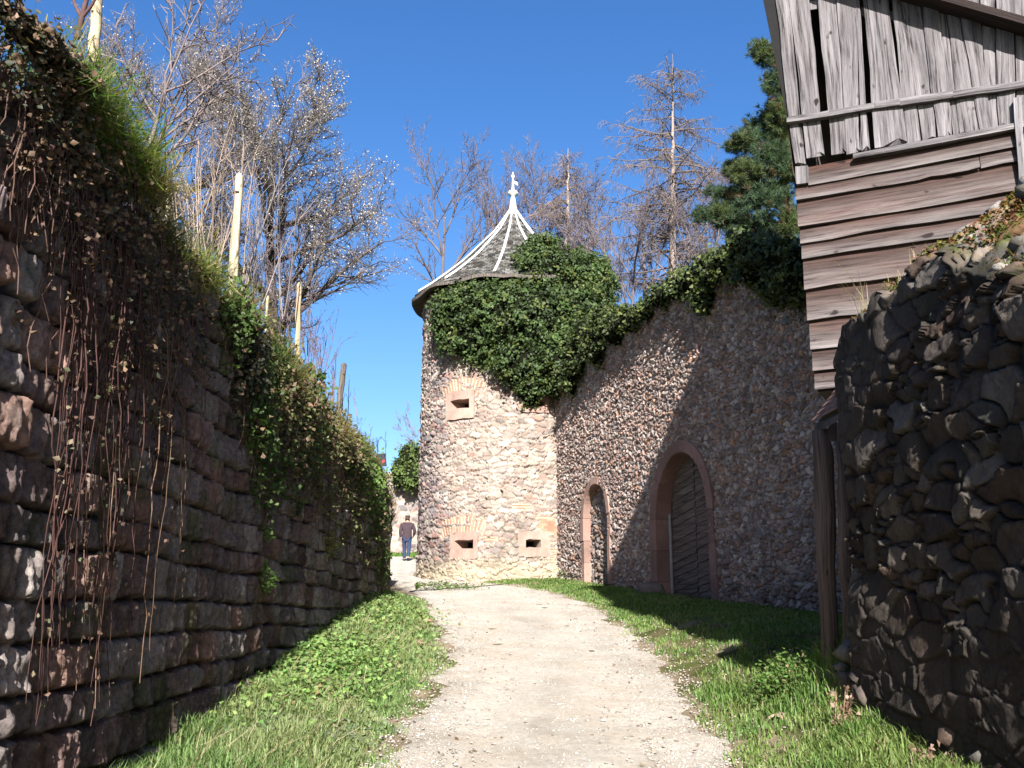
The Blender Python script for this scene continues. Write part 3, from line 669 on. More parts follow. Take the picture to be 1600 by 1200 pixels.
        mb.build('door', M['doorwood'], root)
    mb = MB(); mb.add([wpt(cI-hwI-.05, zb, dep-0.03), wpt(cI+hwI+.05, zb, dep-0.03), wpt(cI+hwI+.05, zt+.1, dep-0.03), wpt(cI-hwI-.05, zt+.1, dep-0.03)], [(0,1,2,3)])
    mb.build('door_backing', M['dark'], root)
    mb = MB(); mb.ring([wpt(cI-hwI+0.05, zb+0.25, dep+0.05), wpt(cI-hwI+0.05, zs+0.1, dep+0.05)], [0.035, 0.03], 6); mb.build('door_edge_post', m_plain('pale_post', (0.4, 0.38, 0.36), 0.2), root)
    global WALL_A, WALL_B; WALL_A, WALL_B = ia, ib
build_right_wall()
def build_garden():
    # raised garden ground behind the tall wall
    S = np.arange(-1.5, 18, 0.5); D = np.concatenate([np.array([0.2, 1.0, 2.5, 5, 10, 20, 45])]); s, d = np.meshgrid(S, D)
    P = WP0 + WD*s[..., None] - WN*d[..., None]; P[..., 2] = wall_top(s)-0.35+0.04*d
    o = mesh_np('garden_ground', P.reshape(-1, 3), gridfaces(*s.shape), bpy.data.materials['turf_soil'], None, np.tile((0.09, 0.1, 0.04), (s.size, 1)), True); tag(o, kind='structure')
build_garden()

# ------------------------------------------------------------------ near ruined wall on the right
def nwx(y): return np.interp(y, [-3, 3, 7.3], [2.78, 2.64, 2.44])
def build_near_wall():
    root = empty('ruined_wall', (2.6, 6, 0.4), 'broken dark rubble wall with a mossy crumbling top at the right edge of the lane', 'stone wall')
    ys = []
    y = -3.0
    while y < 7.2: ys.append(y); y += 0.12 if y < 3 else 0.016
    ys = np.array(ys); th = 0.55
    # profile parameter: up the face, over the top, down the back
    topf = lambda y: EYE + np.interp(y, [-3, 3.5, 4.6, 5.2, 5.6, 5.9, 6.3, 6.7, 7.0, 7.2], [1.4, 1.4, 1.5, 1.75, 2.02, 2.08, 2.03, 2.0, 1.95, 1.84]) + 0.14*(vn(y*5, y*0, 5)-0.5)+0.1*(vn(y*11, y*0, 6)-0.5)
    backf = lambda y: EYE + np.interp(y, [-3, 3.5, 4.4, 5.0, 5.4, 5.9, 6.3, 6.7, 7.0, 7.2], [2.0, 2.05, 2.24, 2.36, 2.4, 2.24, 2.1, 2.05, 1.94, 1.8]) + 0.12*(vn(y*4, y*0, 7)-0.5)
    nf, ntop, nb = 300, 60, 30
    t = np.linspace(0, 1, nf+ntop+nb); Y = np.repeat(ys[None, :], len(t), 0)
    T = np.repeat(np.arange(len(t))[:, None], len(ys), 1); tf = topf(Y); bf = backf(Y); x0 = nwx(Y); z0 = 0.0
    a = np.clip(T/nf, 0, 1); b = np.clip((T-nf)/ntop, 0, 1); c_ = np.clip((T-nf-ntop)/nb, 0, 1)
    X = x0 + 0.03*a - 0.05*(1-a)**2 + th*b; Z = z0 + (tf-z0)*a + (bf-tf)*b - (bf-z0)*c_
    V2 = Z + b*0.6
    h, c, p = rubble(Y+3, a*(tf)+b*0.75-c_*3, 0.29, 0.165, 61, 0.06, 0.12, PAL_DARK, (0.17, 0.145, 0.12), 0.25, 1.15, 0.009, 0.3)
    c = c*(0.5+0.5*p)[..., None]
    rend = sstep(0.42, 0.58, fbm(Y*0.7+8, Z*0.9, 66, 3)+0.2*sstep(2.0, 0.8, Z)-0.05)    # remains of render low down
    h = h*(1-0.7*rend) + rend*0.075; c = c*(1-0.7*rend[..., None])+np.array((0.2, 0.17, 0.145))*0.7*rend[..., None]
    c = c*0.46; nx = -(1-b)*(1-c_*2); nz = b*(1-c_)  # stone colours cut down to deepen the wall's shade
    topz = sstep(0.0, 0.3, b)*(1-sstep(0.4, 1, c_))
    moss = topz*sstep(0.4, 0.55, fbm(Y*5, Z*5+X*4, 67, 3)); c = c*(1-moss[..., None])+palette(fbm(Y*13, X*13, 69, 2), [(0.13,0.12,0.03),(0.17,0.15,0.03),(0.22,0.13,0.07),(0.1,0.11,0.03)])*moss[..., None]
    dry = topz*(1-moss); c = c*(1+1.8*dry[..., None])  # mossless top painted brighter again, as if sunlit
    P = np.stack([X + h*nx*1.0, Y, Z + h*nz*0.6 + moss*0.04], -1)
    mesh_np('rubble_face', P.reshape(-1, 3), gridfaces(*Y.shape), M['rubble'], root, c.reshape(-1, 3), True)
    # far end of the wall
    xs = np.arange(0, th+0.1, 0.018); zs = np.arange(0, 4.0, 0.018); Xg, Zg = np.meshgrid(xs, zs); zt = EYE+1.84
    h, c, p = rubble(Xg+20, Zg, 0.25, 0.17, 63, 0.1, 0.3, PAL_DARK, (0.1, 0.085, 0.07), 0.5, 0.8, 0.02, 0.35)
    keep = (Zg[:-1, :-1] < zt)
    P = np.stack([2.44+Xg, 7.17+h, Zg], -1); mesh_np('rubble_end', P.reshape(-1, 3), gridfaces(Xg.shape[0], Xg.shape[1], keep), M['rubble'], root, (c*(0.35+0.65*p)[..., None]).reshape(-1, 3), True)
    # loose cap stones, each broken off the masonry but still bedded in it
    rng = np.random.default_rng(12)
    n = 46; y = rng.uniform(4.3, 7.2, n); k = rng.random(n)
    p = np.stack([nwx(y)+0.04+k*0.45, y, topf(y)+(backf(y)-topf(y))*k+0.01], -1)
    scatter_mesh('cap_stones', p, rng.uniform(0.05, 0.13, n), palette(rng.random(n), [(0.3,0.27,0.24),(0.38,0.35,0.31),(0.24,0.19,0.15),(0.2,0.18,0.15)]), M['rubble'], 13, root, 0.7)
    # tumble of foundation stones
    n = 16; y = rng.uniform(5.2, 7.6, n); x = nwx(y)-rng.uniform(-0.05, 0.04, n)
    p = np.stack([x, y, G(x, y)+rng.uniform(0, 0.25, n)], -1)
    scatter_mesh('foot_stones', p, rng.uniform(0.08, 0.17, n), palette(rng.random(n), PAL_DARK), M['rubble'], 14, root, 0.8)
    # moss cushions + sedum + dry stalks growing on the top : one plant per kind
    n = 9000; y = rng.uniform(4.2, 7.3, n); k = rng.random(n)**0.8; P = np.stack([nwx(y)+0.02+k*0.5, y, topf(y)+(backf(y)-topf(y))*k+0.02], -1)
    kp = fbm(P[:, 1]*4, P[:, 0]*4+3, 90, 3) > 0.47; P = P[kp]; n = len(P)
    P[:, 2] += rng.uniform(0.0, 0.05, n)
    col = palette(vn(P[:, 1]*6, P[:, 0]*6, 4)*0.6+rng.random(n)*0.4, [(0.13,0.14,0.03),(0.2,0.18,0.04),(0.11,0.13,0.03),(0.3,0.13,0.07),(0.24,0.16,0.07)])
    o = leaves('moss', P, np.tile((0, 0, 1.0), (n, 1)), np.full(n, 0.028), col*rng.uniform(0.7, 1.3, (n, 1)), M['leaf_soft'], 3); tag(o, 'olive and reddish moss and stonecrop cushions along the broken top of the right wall', 'moss', kind='stuff')
    for k, (u, v, y, hgt, nn, lab) in enumerate(((1335,497,6.95,0.3,34,'pale dry grass tuft on the far corner of the broken right wall'),(1400,448,6.35,0.14,24,'short dry grass tuft on the middle step of the broken right wall'),(1455,405,6.0,0.14,24,'dry grass tuft just below the mossy crest of the right wall'),(1585,350,4.95,0.18,26,'dry grass tuft on the crest of the right wall by the photo edge'),(1585,490,4.6,0.09,120,'green grass tuft in the lit hollow of the right wall top'))):
        c0 = np.array((nwx(y)+0.1, y, float(topf(np.array([y]))[0])+0.03)); P = c0 + rng.normal(0, 0.03 if k < 4 else 0.07, (nn, 3))*np.array((1, 1, 0.4)); 
        o = blades('grass_tuft', P, np.full(nn, hgt), np.full(nn, 0.0016 if k < 4 else 0.003), greens(rng, nn, (0.5, 0.42, 0.25) if k < 4 else (0.12, 0.2, 0.05), 0.2), 40+k, 0.7)
        tag(o, lab, 'grass', 'grass tufts on the right wall')
build_near_wall()

# ------------------------------------------------------------------ gateway beside the near wall
def build_gate():
    root = empty('wooden_gateway', (2.5, 7.75, 1.1), 'shaded wooden gateway with two weathered posts and a small tiled hood beside the broken wall', 'gateway')
    rng = random.Random(4)
    for (u, y, r, vt, vb) in ((1297, 7.95, 0.075, 672, 1032), (1329, 7.6, 0.055, 690, 1040)):
        a = onY(u+4, vb+30, y); b = onY(u-5, vt, y); b[0] = a[0]*0.5+b[0]*0.5 + 0.0; pts = [a+(b-a)*t+np.array((rng.uniform(-.012, .012), 0, 0)) for t in np.linspace(0, 1, 10)]
        mb = MB(); mb.ring(pts, [r*rng.uniform(0.9, 1.1) for _ in pts], 9, jit=0.08, rng=rng); mb.build('post', M['doorwood'], root, smooth=True)
    mb = MB(); mb.add([(2.66, 7.35, 0.6), (2.66, 8.1, 0.6), (2.66, 8.1, 3.1), (2.66, 7.35, 3.1), (2.71, 7.35, 0.6), (2.71, 8.1, 0.6), (2.71, 8.1, 3.1), (2.71, 7.35, 3.1)], [(0,1,2,3),(7,6,5,4),(1,5,6,2),(3,2,6,7),(0,3,7,4)], [(0,0),(.7,0),(.7,2.5),(0,2.5)]*2)
    mb.build('door', M['oldwood'], root)
    # hood: two boards sloping down over the posts with a row of clay tiles on the edge
    a = onY(1272, 668, 8.05); b = onY(1312, 615, 7.75); mb = MB()
    dr = (b-a); dp = np.array((0.03, -0.62, 0.0))
    for k in range(3):
        q = np.array((0, 0, -0.05*k)) ; 
    up = np.array((0, 0, 0.03))
    mb.add([a, b, b+dp, a+dp, a-up*1.5, b-up*1.5, b+dp-up*1.5, a+dp-up*1.5], [(0,3,2,1),(4,5,6,7),(0,1,5,4),(1,2,6,5),(2,3,7,6),(3,0,4,7)], [(0,0),(.4,0),(.4,.6),(0,.6)]*2)
    mb.build('hood_board', M['oldwood'], root)
    mt = m_plain('clay_tile', (0.3, 0.17, 0.13), 0.35, 9)
    for k in range(5):
        t0, t1 = k/5, (k+1)/5+0.06; mb = MB(); p0 = a+dr*t0+up*(1.0)+np.array((-0.02, 0, 0.015)); p1 = a+dr*t1+up*(1.6); dd = np.array((0, 0, 0.014))
        mb.add([p0, p1, p1+dp, p0+dp, p0+dd, p1+dd, p1+dp+dd, p0+dp+dd], [(0,1,2,3),(4,7,6,5),(0,4,5,1),(1,5,6,2),(2,6,7,3),(3,7,4,0)]); mb.build('roof_tile', mt, root)
    # bracket in the corner under the hood
    mb = MB(); mb.add([onY(1284, 690, 7.9), onY(1308, 640, 7.9), onY(1308, 690, 7.9), onY(1284, 690, 8.0), onY(1308, 640, 8.0), onY(1308, 690, 8.0)], [(0,1,2),(5,4,3),(0,3,4,1),(1,4,5,2),(2,5,3,0)]); mb.build('bracket', M['oldwood'], root)
    mb = MB(); p = onY(1412-88, 855, 7.4)
    for k in range(6): mb.ring([p+np.array((0.02, 0, -0.035*k)), p+np.array((0.035, 0.01, -0.035*k-0.03))], [0.008, 0.008], 5)
    mb.build('chain', m_plain('grey_chain', (0.4, 0.4, 0.42), 0.1, metallic=0.5, rough=0.4), root)
    st = MB(); st.box((2.66, 7.85, 0.95), (0.3, 0.42, 0.2)); st.build('threshold', m_stone('threshold_stone', 20), root, col=[(0.2, 0.17, 0.14)]*8, bevel=0.03)
build_gate()

# ------------------------------------------------------------------ barn
BD = np.array((0.897, -0.442, 0)); BN = np.array((-0.442, -0.897, 0)); BP = np.array((2.52, 8.1, 0))
def onb(u, v, out=0.0):
    p = onPlane(u, v, BP+BN*out, BN); return float((p-BP) @ BD), p[2]
def bpt(s, z, out=0.0): return BP+BD*s+BN*out+np.array((0, 0, z))
def build_barn():
    root = empty('timber_barn', tuple(BP+np.array((2, 1, 3.8))), 'tall weathered grey timber barn with gappy vertical boards over horizontal weatherboards, above the right wall', 'barn')
    rng = random.Random(21)
    Zt = lambda u, v: (1160+u*0.275, v*0.275)     # coordinates read off the enlarged photograph
    def board(mb, c0, c1, c2, c3, pr, th=0.025, n=7, wob=0.006, jag=0.0, along='v'):
        """quad board on the facade; c0 c1 = one end (left,right), c3 c2 = the other end; (s,z)"""
        uo = rng.uniform(0, 80); b = len(mb.v); m_ = 5
        L = math.hypot(c3[0]-c0[0], c3[1]-c0[1]); W = math.hypot(c1[0]-c0[0], c1[1]-c0[1]); cup = rng.uniform(-0.006, 0.008); tw = rng.uniform(-0.007, 0.007)
        ln, rn = rng.uniform(0, 99), rng.uniform(0, 99)
        for i in range(n+1):
            t = i/n
            l = (c0[0]+(c3[0]-c0[0])*t, c0[1]+(c3[1]-c0[1])*t); r = (c1[0]+(c2[0]-c1[0])*t, c1[1]+(c2[1]-c1[1])*t)
            dl = wob*math.sin(ln+t*9)+wob*0.6*math.sin(ln*3+t*23); dr = wob*math.sin(rn+t*8)+wob*0.6*math.sin(rn*2+t*27)
            vx = np.array((r[0]-l[0], r[1]-l[1])); vx = vx/(np.linalg.norm(vx)+1e-9)
            for j in range(m_):
                k = j/(m_-1); s = l[0]+(r[0]-l[0])*k + vx[0]*(dl*(1-k)+dr*k); z = l[1]+(r[1]-l[1])*k + vx[1]*(dl*(1-k)+dr*k)
                if jag and i == 0: z += rng.uniform(-0.2, 1)*jag*(1 if j not in (0, 4) else 0.4)
                d_ = pr + cup*4*k*(1-k) + tw*(t-0.5)*(k-0.5)*2
                mb.v.append(tuple(bpt(s, z, d_))); mb.uv.append((uo+k*W, uo*1.7+t*L))
        for i in range(n+1):
            for j in (0, m_-1):
                v0 = np.array(mb.v[b+i*m_+j]); mb.v.append(tuple(v0-BN*th)); mb.uv.append((uo+j/(m_-1)*W+0.02, uo*1.7+i/n*L))
        e = b+(n+1)*m_
        for i in range(n):
            for j in range(m_-1): mb.f.append((b+i*m_+j, b+i*m_+j+1, b+(i+1)*m_+j+1, b+(i+1)*m_+j))
            mb.f.append((b+i*m_, b+(i+1)*m_, e+(i+1)*2, e+i*2)); mb.f.append((b+(i+1)*m_+m_-1, b+i*m_+m_-1, e+i*2+1, e+(i+1)*2+1))
        mb.f.append(tuple([b+j for j in range(m_-1, -1, -1)]+[e, e+1])); q = b+n*m_; mb.f.append(tuple([q+j for j in range(m_)]+[e+2*n+1, e+2*n]))
    # upper vertical boards: (left,right) at photo top row, (left,right,y) at their lower end
    U = [(190,262,300,362,945),(268,378,372,470,905),(432,532,508,597,885),(536,645,600,672,886),(650,662,676,728,870),(690,832,760,934,852),(848,905,938,1022,830),(906,1012,1024,1108,812),(1014,1110,1112,1196,796),
         (1112,1146,1198,1240,790),(1148,1216,1242,1352,775),(1218,1345,1356,1408,762),(1347,1436,1410,1450,748),(1438,1545,1455,1545,738),(1548,1640,1556,1640,735),(1642,1740,1645,1740,722),(1742,1850,1745,1850,705),(1852,1960,1855,1960,690)]
    mb = MB()
    for i, (tl, tr, bl, br, by) in enumerate(U):
        def ext(x0, y0, x1, y1, y): return x0+(x1-x0)*(y-y0)/(y1-y0)
        ty = -420
        a = onb(*Zt(bl, by)); b = onb(*Zt(br, by-(br-bl)*0.17)); c = onb(*Zt(ext(tr, 0, br, by, ty), ty)); d = onb(*Zt(ext(tl, 0, bl, by, ty), ty))
        if i in (5,): pr = 0.05
        else: pr = 0.03+rng.uniform(-0.012, 0.014)
        board(mb, a, b, c, d, pr, 0.028, 9, 0.006, 0.05)
    mb.build('vertical_boards', M['wood'], root)
    # boards inside the gaps at the very top
    for (x0, x1, y) in ((374, 436, 35), (640, 700, 75), (815, 860, 100)):
        mb = MB(); a = onb(*Zt(x0, y+20), -0.02); b = onb(*Zt(x1, y+12), -0.02); c = onb(*Zt(x1, y-38), -0.02); d = onb(*Zt(x0, y-30), -0.02); board(mb, a, b, c, d, -0.02, 0.02, 3); mb.build('inner_rail', M['wood'], root)
    # long rail
    mb = MB(); pp = [(262, 688, 716), (500, 650, 682), (760, 604, 636), (900, 580, 622), (1200, 538, 578), (1600, 483, 520), (1900, 440, 476)]
    for k in range(len(pp)-1):
        (x0, t0, b0), (x1, t1, b1) = pp[k], pp[k+1]; a = onb(*Zt(x0, b0)); b = onb(*Zt(x0, t0)); c = onb(*Zt(x1, t1)); d = onb(*Zt(x1, b1)); board(mb, a, b, c, d, 0.08 if k != 2 else 0.082, 0.06, 3, 0.002)
    mb.build('rail', M['wood'], root)
    # horizontal weatherboards
    wc = []
    mb = MB(); L = [(265, 292), (288, 316), (312, 358), (354, 382), (378, 406), (402, 455), (450, 503), (498, 548), (543, 582), (578, 609)]
    for k, (t, b_) in enumerate(L):
        ed = 1241+ (t-265)*0.1
        (s0, z1) = onb(ed+ (22 if k == 0 else 0), t); (sb, z0) = onb(ed+(b_-t)*0.1 + (22 if k == 0 else 0), b_); send = 4.2
        parts = [(s0, 1.55+rng.uniform(-.3, .3)), (None, send)] if k % 3 == 1 else [(s0, send)]
        prev = s0
        dr = rng.uniform(-0.012, 0.012)
        for (q0, q1) in parts:
            q0 = prev; z0j = z0+rng.uniform(-.004, .004)
            # lapped: bottom edge stands out
            bq = len(mb.v); n = 16; uo = rng.uniform(0, 90); ph = rng.uniform(0, 9); nt_ = rng.uniform(0.3, 0.9)
            for i in range(n+1):
                x = q0+(q1-q0)*i/n; dz = dr*x*0.5+0.004*math.sin(ph+x*3)+0.002*math.sin(ph*2+x*9); 
                if rng.random() < 0.08: dz += 0.01
                for (zz, dd, uu) in ((z1+0.02+dr*x*0.5, 0.004, 0), (z0j*0.35+z1*0.65+dr*x*0.5, 0.026+0.004*math.sin(x*3+ph), 0.5), (z0j+dz, 0.05+0.006*math.sin(ph+x*4), 1), (z0j+dz, 0.02, 1.1)):
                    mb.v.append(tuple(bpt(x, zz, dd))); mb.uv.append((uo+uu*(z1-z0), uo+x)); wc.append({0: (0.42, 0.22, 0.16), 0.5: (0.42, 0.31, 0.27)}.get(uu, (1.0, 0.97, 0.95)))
            for i in range(n):
                for j in range(3): mb.f.append((bq+i*4+j, bq+(i+1)*4+j, bq+(i+1)*4+j+1, bq+i*4+j+1))
            mb.f.append((bq, bq+1, bq+2, bq+3)); prev = q1+0.006
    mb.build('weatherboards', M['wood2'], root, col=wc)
    # drip ledge under the vertical boards, and the corner block
    mb = MB(); a = onb(1335, 254); b = onb(1335, 246); c = onb(1590, 198); d = onb(1590, 206)
    c2 = (a[0]+3.2, a[1]+0.0); board(mb, a, b, (a[0]+2.6, b[1]), (a[0]+2.6, a[1]), 0.085, 0.07, 5, 0.002); mb.build('ledge', M['wood'], root)
    mb = MB(); a = onb(1246, 292); b = onb(1265, 290); c = onb(1264, 263); d = onb(1245, 265); board(mb, a, b, c, d, 0.07, 0.12, 3, 0.001); mb.build('beam_end', M['wood'], root)
    # opening casing at the right edge of the photograph
    mb = MB(); a = onb(1593, 300); b = onb(1604, 298); c = onb(1595, 160); d = onb(1583, 162); board(mb, a, b, c, d, 0.1, 0.05, 4, 0.002); mb.build('window_frame', m_wood('pale_casing', (0.16, 0.15, 0.155), (0.36, 0.34, 0.345), (0.3, 0.25, 0.25), 0.1), root)
    # verge of the low hood roof crossing the top right corner
    def q(u, v, o_): s, z = onb(u, v, o_); return bpt(s, z, o_)
    f0, f1 = q(1270, -36, 0.0), q(1720, 96, 0.0); dn = BN*0.24; t_ = np.array((0, 0, 0.07)); mb = MB()
    mb.add([f0, f1, f1+dn, f0+dn, f0+t_, f1+t_, f1+dn+t_, f0+dn+t_], [(0,1,2,3),(4,7,6,5),(0,4,5,1),(1,5,6,2),(2,6,7,3),(3,7,4,0)], [(0,0),(0,3),(.24,3),(.24,0),(.3,0),(.3,3),(.5,3),(.5,0)])
    mb.build('verge', m_wood('soffit_shade_paint', (0.015, 0.011, 0.01), (0.05, 0.035, 0.03)), root)  # soffit shade painted into near-black wood
    # body: boarded side walls, back and steep tiled roof (its shadow lies on the tall wall)
    zb, ze = EYE+1.75, EYE+8.8; SL = -0.06; W_ = 7.2; DP = 4.5; pk = (3.6, EYE+12.9)
    bk = -BN
    def P3(s, z, d): return BP+BD*s+bk*d+np.array((0, 0, z))
    lean = -0.02
    mb = MB()
    mb.add([P3(0.02, zb, 0.0), P3(-0.28, ze, 0.0), P3(-0.28, ze, DP), P3(0.02, zb, DP)], [(0,1,2,3)], [(0,0),(0,5.8),(DP,5.8),(DP,0)])
    mb.add([P3(0.02, zb, DP), P3(-0.28, ze, DP), P3(pk[0], pk[1], DP), P3(W_, ze, DP), P3(W_, zb, DP)], [(0,1,2,3,4)])
    mb.add([P3(W_, zb, 0), P3(W_, ze, 0), P3(W_, ze, DP), P3(W_, zb, DP)], [(0,3,2,1)])
    z_up = onb(1300, -110)[1]
    mb.add([P3(-0.22, z_up, 0.01), P3(-0.28, ze, 0.01), P3(pk[0], pk[1], 0.01), P3(W_, ze, 0.01), P3(W_, z_up, 0.01)], [(0,1,2,3,4)])
    mb.add([P3(4.3, zb, 0.01), P3(4.3, z_up, 0.01), P3(W_, z_up, 0.01), P3(W_, zb, 0.01)], [(0,1,2,3)])
    mb.add([P3(0.02, zb, 0), P3(W_, zb, 0), P3(W_, zb, DP), P3(0.02, zb, DP)], [(0,1,2,3)])
    mb.build('side_wall', M['oldwood'], root)
    mb = MB(); ov = 0.22
    for (s0, z0, s1, z1) in ((-0.28-ov*1.0, ze-ov*1.03, pk[0], pk[1]+0.02), (W_+ov, ze-ov*1.1, pk[0], pk[1]+0.02)):
        A_ = [P3(s0, z0, -0.3), P3(s1, z1, -0.3), P3(s1, z1, DP+0.3), P3(s0, z0, DP+0.3)]; t_ = np.array((0, 0, 0.09))
        mb.add(A_+[p+t_ for p in A_], [(0,1,2,3),(4,7,6,5),(0,4,5,1),(1,5,6,2),(2,6,7,3),(3,7,4,0)])
    mb.build('roof', m_plain('old_roof_tile', (0.2, 0.11, 0.08), 0.4, 8), root)
    mb = MB(); a, b = q(1195, -30, 0.0), q(1236, 196, 0.0)   # overhanging corner board, its shade painted near-black, seen against the sky
    mb.add([q(1170, -110, 0.0), q(1232, 196, 0.0), q(1240, 196, 0.0), q(1203, -110, 0.0)]+[p-BN*0.5 for p in (q(1170, -110, 0.0), q(1232, 196, 0.0), q(1240, 196, 0.0), q(1203, -110, 0.0))], [(0,1,2,3),(4,7,6,5),(0,4,5,1),(1,5,6,2),(2,6,7,3),(3,7,4,0)])
    mb.build('corner_board', M['dark'], root)
    # masonry under the barn
    ss = np.arange(0.16, 5, 0.04); zs = np.arange(0.6, zb+0.02, 0.03); S, Z = np.meshgrid(ss, zs)
    h, c, p = rubble(S, Z, 0.3, 0.2, 88, 0.05, 0.3, PAL_TOWER, (0.6, 0.54, 0.45), 0.4, 1.2)
    P = BP+BD*S[..., None]+BN*(h-0.02)[..., None]; P[..., 2] = Z
    mesh_np('stone_base', P.reshape(-1, 3), gridfaces(*S.shape), M['rubble'], root, c.reshape(-1, 3), True)
    mb = MB(); mb.add([P3(0.16, 0.4, 0), P3(0.16, 0.4, DP), P3(0.16, zb-0.005, DP), P3(0.16, zb-0.005, 0)], [(0,1,2,3)]); mb.build('stone_side', M['soil'], root)
build_barn()

# ------------------------------------------------------------------ foliage masses
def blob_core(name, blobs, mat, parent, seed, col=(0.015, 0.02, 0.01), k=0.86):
    """near-black noisy spheres that paint the shade inside a dense bush"""
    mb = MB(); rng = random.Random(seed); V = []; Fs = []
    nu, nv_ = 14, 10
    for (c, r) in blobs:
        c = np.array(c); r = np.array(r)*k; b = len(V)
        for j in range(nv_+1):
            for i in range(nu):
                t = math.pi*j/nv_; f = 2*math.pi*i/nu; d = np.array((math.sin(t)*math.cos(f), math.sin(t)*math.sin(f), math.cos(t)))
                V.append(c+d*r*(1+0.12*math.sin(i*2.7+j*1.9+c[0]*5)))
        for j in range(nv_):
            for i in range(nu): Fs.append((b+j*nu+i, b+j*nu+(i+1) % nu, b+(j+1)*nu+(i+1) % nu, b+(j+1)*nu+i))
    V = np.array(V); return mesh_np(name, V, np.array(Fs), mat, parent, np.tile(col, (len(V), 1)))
def blob_leaves(name, blobs, dens, size, base, mat, parent, seed, inside=0.74, clump=0.22, var=0.35, alt=None, altf=0.0, facing=None, spread=0.75):
    """leaves in a shell round the union of ellipsoids, gathered in sprays"""
    rng = np.random.default_rng(seed); P = []; Nn = []; C = []
    for bi, (c, r) in enumerate(blobs):
        c = np.array(c, float); r = np.array(r, float); area = 4*math.pi*((r[0]*r[1])**1.6/3+(r[0]*r[2])**1.6/3+(r[1]*r[2])**1.6/3)**(1/1.6)
        nc = int(area*dens/14)+1; d = rng.normal(0, 1, (nc, 3)); d /= np.linalg.norm(d, axis=1)[:, None]
        if facing is not None: d = d[(d @ np.array(facing)) > -0.35]; nc = len(d)
        pc = c + d*r*rng.uniform(0.86, 1.12, (nc, 1)); nrm = d/r; nrm /= np.linalg.norm(nrm, axis=1)[:, None]
        ok = np.ones(nc, bool)
        for bj, (c2, r2) in enumerate(blobs):
            if bj != bi: ok &= (((pc-np.array(c2))/np.array(r2))**2).sum(1) > inside**2
        pc, nrm = pc[ok], nrm[ok]; nc = len(pc); m_ = 14
        shade = rng.uniform(1-var, 1+var, nc)
        pts = pc[:, None, :] + rng.normal(0, clump*size*3.2, (nc, m_, 3)); P.append(pts.reshape(-1, 3))
        Nn.append(np.repeat(nrm, m_, 0)); cb = np.array(base)[None]*np.repeat(shade, m_)[:, None]*rng.uniform(0.75, 1.3, (nc*m_, 1))
        if alt is not None:
            a_ = np.repeat(rng.random(nc) < altf, m_); cb[a_] = np.array(alt)*rng.uniform(0.7, 1.3, (a_.sum(), 1))
        C.append(cb)
        # slightly darker leaves deeper inside, filling the gaps
        ni = int(area*dens*0.3); d = rng.normal(0, 1, (ni, 3)); d /= np.linalg.norm(d, axis=1)[:, None]
        if facing is not None: d = d[(d @ np.array(facing)) > -0.2]; ni = len(d)
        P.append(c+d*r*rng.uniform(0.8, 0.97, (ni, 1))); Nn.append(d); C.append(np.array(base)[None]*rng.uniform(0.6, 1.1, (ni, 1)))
    P = np.concatenate(P); Nn = np.concatenate(Nn); C = np.concatenate(C)
    return leaves(name, P, Nn+np.array((0, -0.25, 0.25)), np.full(len(P), size), C, mat, seed+1, parent, spread)
core_mat = m_plain('foliage_shade', (0.012, 0.014, 0.008), 0.3)  # near-black colour for the shade between the leaves
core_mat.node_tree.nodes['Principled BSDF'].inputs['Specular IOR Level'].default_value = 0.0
def build_tower_ivy():
    root = empty('ivy_bush', (0.6, 26.4, 5.0), 'huge dense dark green ivy bush over the front and eave of the round tower', 'ivy')
    def b(u, v, y, ru, rv, ry): 
        c = onY(u, v, y); s = y/F; return (c, (ru*s, ry, rv*s*1.03))
    B = [b(850,430,27.2,60,50,1.1), b(900,450,27.6,58,55,1.2), b(760,480,26.6,78,42,0.7), b(715,492,26.75,42,36,0.45), b(820,500,26.3,90,60,0.9), b(905,510,26.7,55,70,1.1),
         b(760,525,26.6,60,48,0.6), b(820,560,26.3,62,45,0.7), b(880,560,26.2,45,50,0.8), b(840,590,26.4,50,28,0.55), b(828,612,26.4,20,24,0.35), b(690,500,27.1,20,45,0.3), b(930,455,28.2,34,55,1.2), b(845,390,28.0,28,22,0.8), b(712,535,26.75,30,22,0.35), b(860,600,26.3,22,22,0.4),
         b(800,450,26.9,50,30,0.6), b(940,530,26.5,35,40,0.7)]
    blob_core('stems', B, core_mat, root, 3, k=0.78)  # dark core spheres for the inner shade, not real stems
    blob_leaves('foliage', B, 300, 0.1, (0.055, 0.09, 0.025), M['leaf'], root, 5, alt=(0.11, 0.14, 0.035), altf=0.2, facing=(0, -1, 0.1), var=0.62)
    # small trailing shoots
    rng = random.Random(5)
    for (u, v, n) in ((676, 545, 4), (735, 572, 4), (780, 585, 4), (828, 632, 3), (860, 618, 4)):
        for k in range(n):
            a, z = on_tower(u+rng.uniform(-8, 8), v-14); pts = [tp(a+0.012*t*rng.uniform(-1, 1), z-0.13*t, TR+0.09) for t in range(rng.randint(3, 5))]; mb = MB(); mb.ring(pts, [0.012]*len(pts), 4); mb.build('trailing_shoot', M['oldwood'], root)
build_tower_ivy()
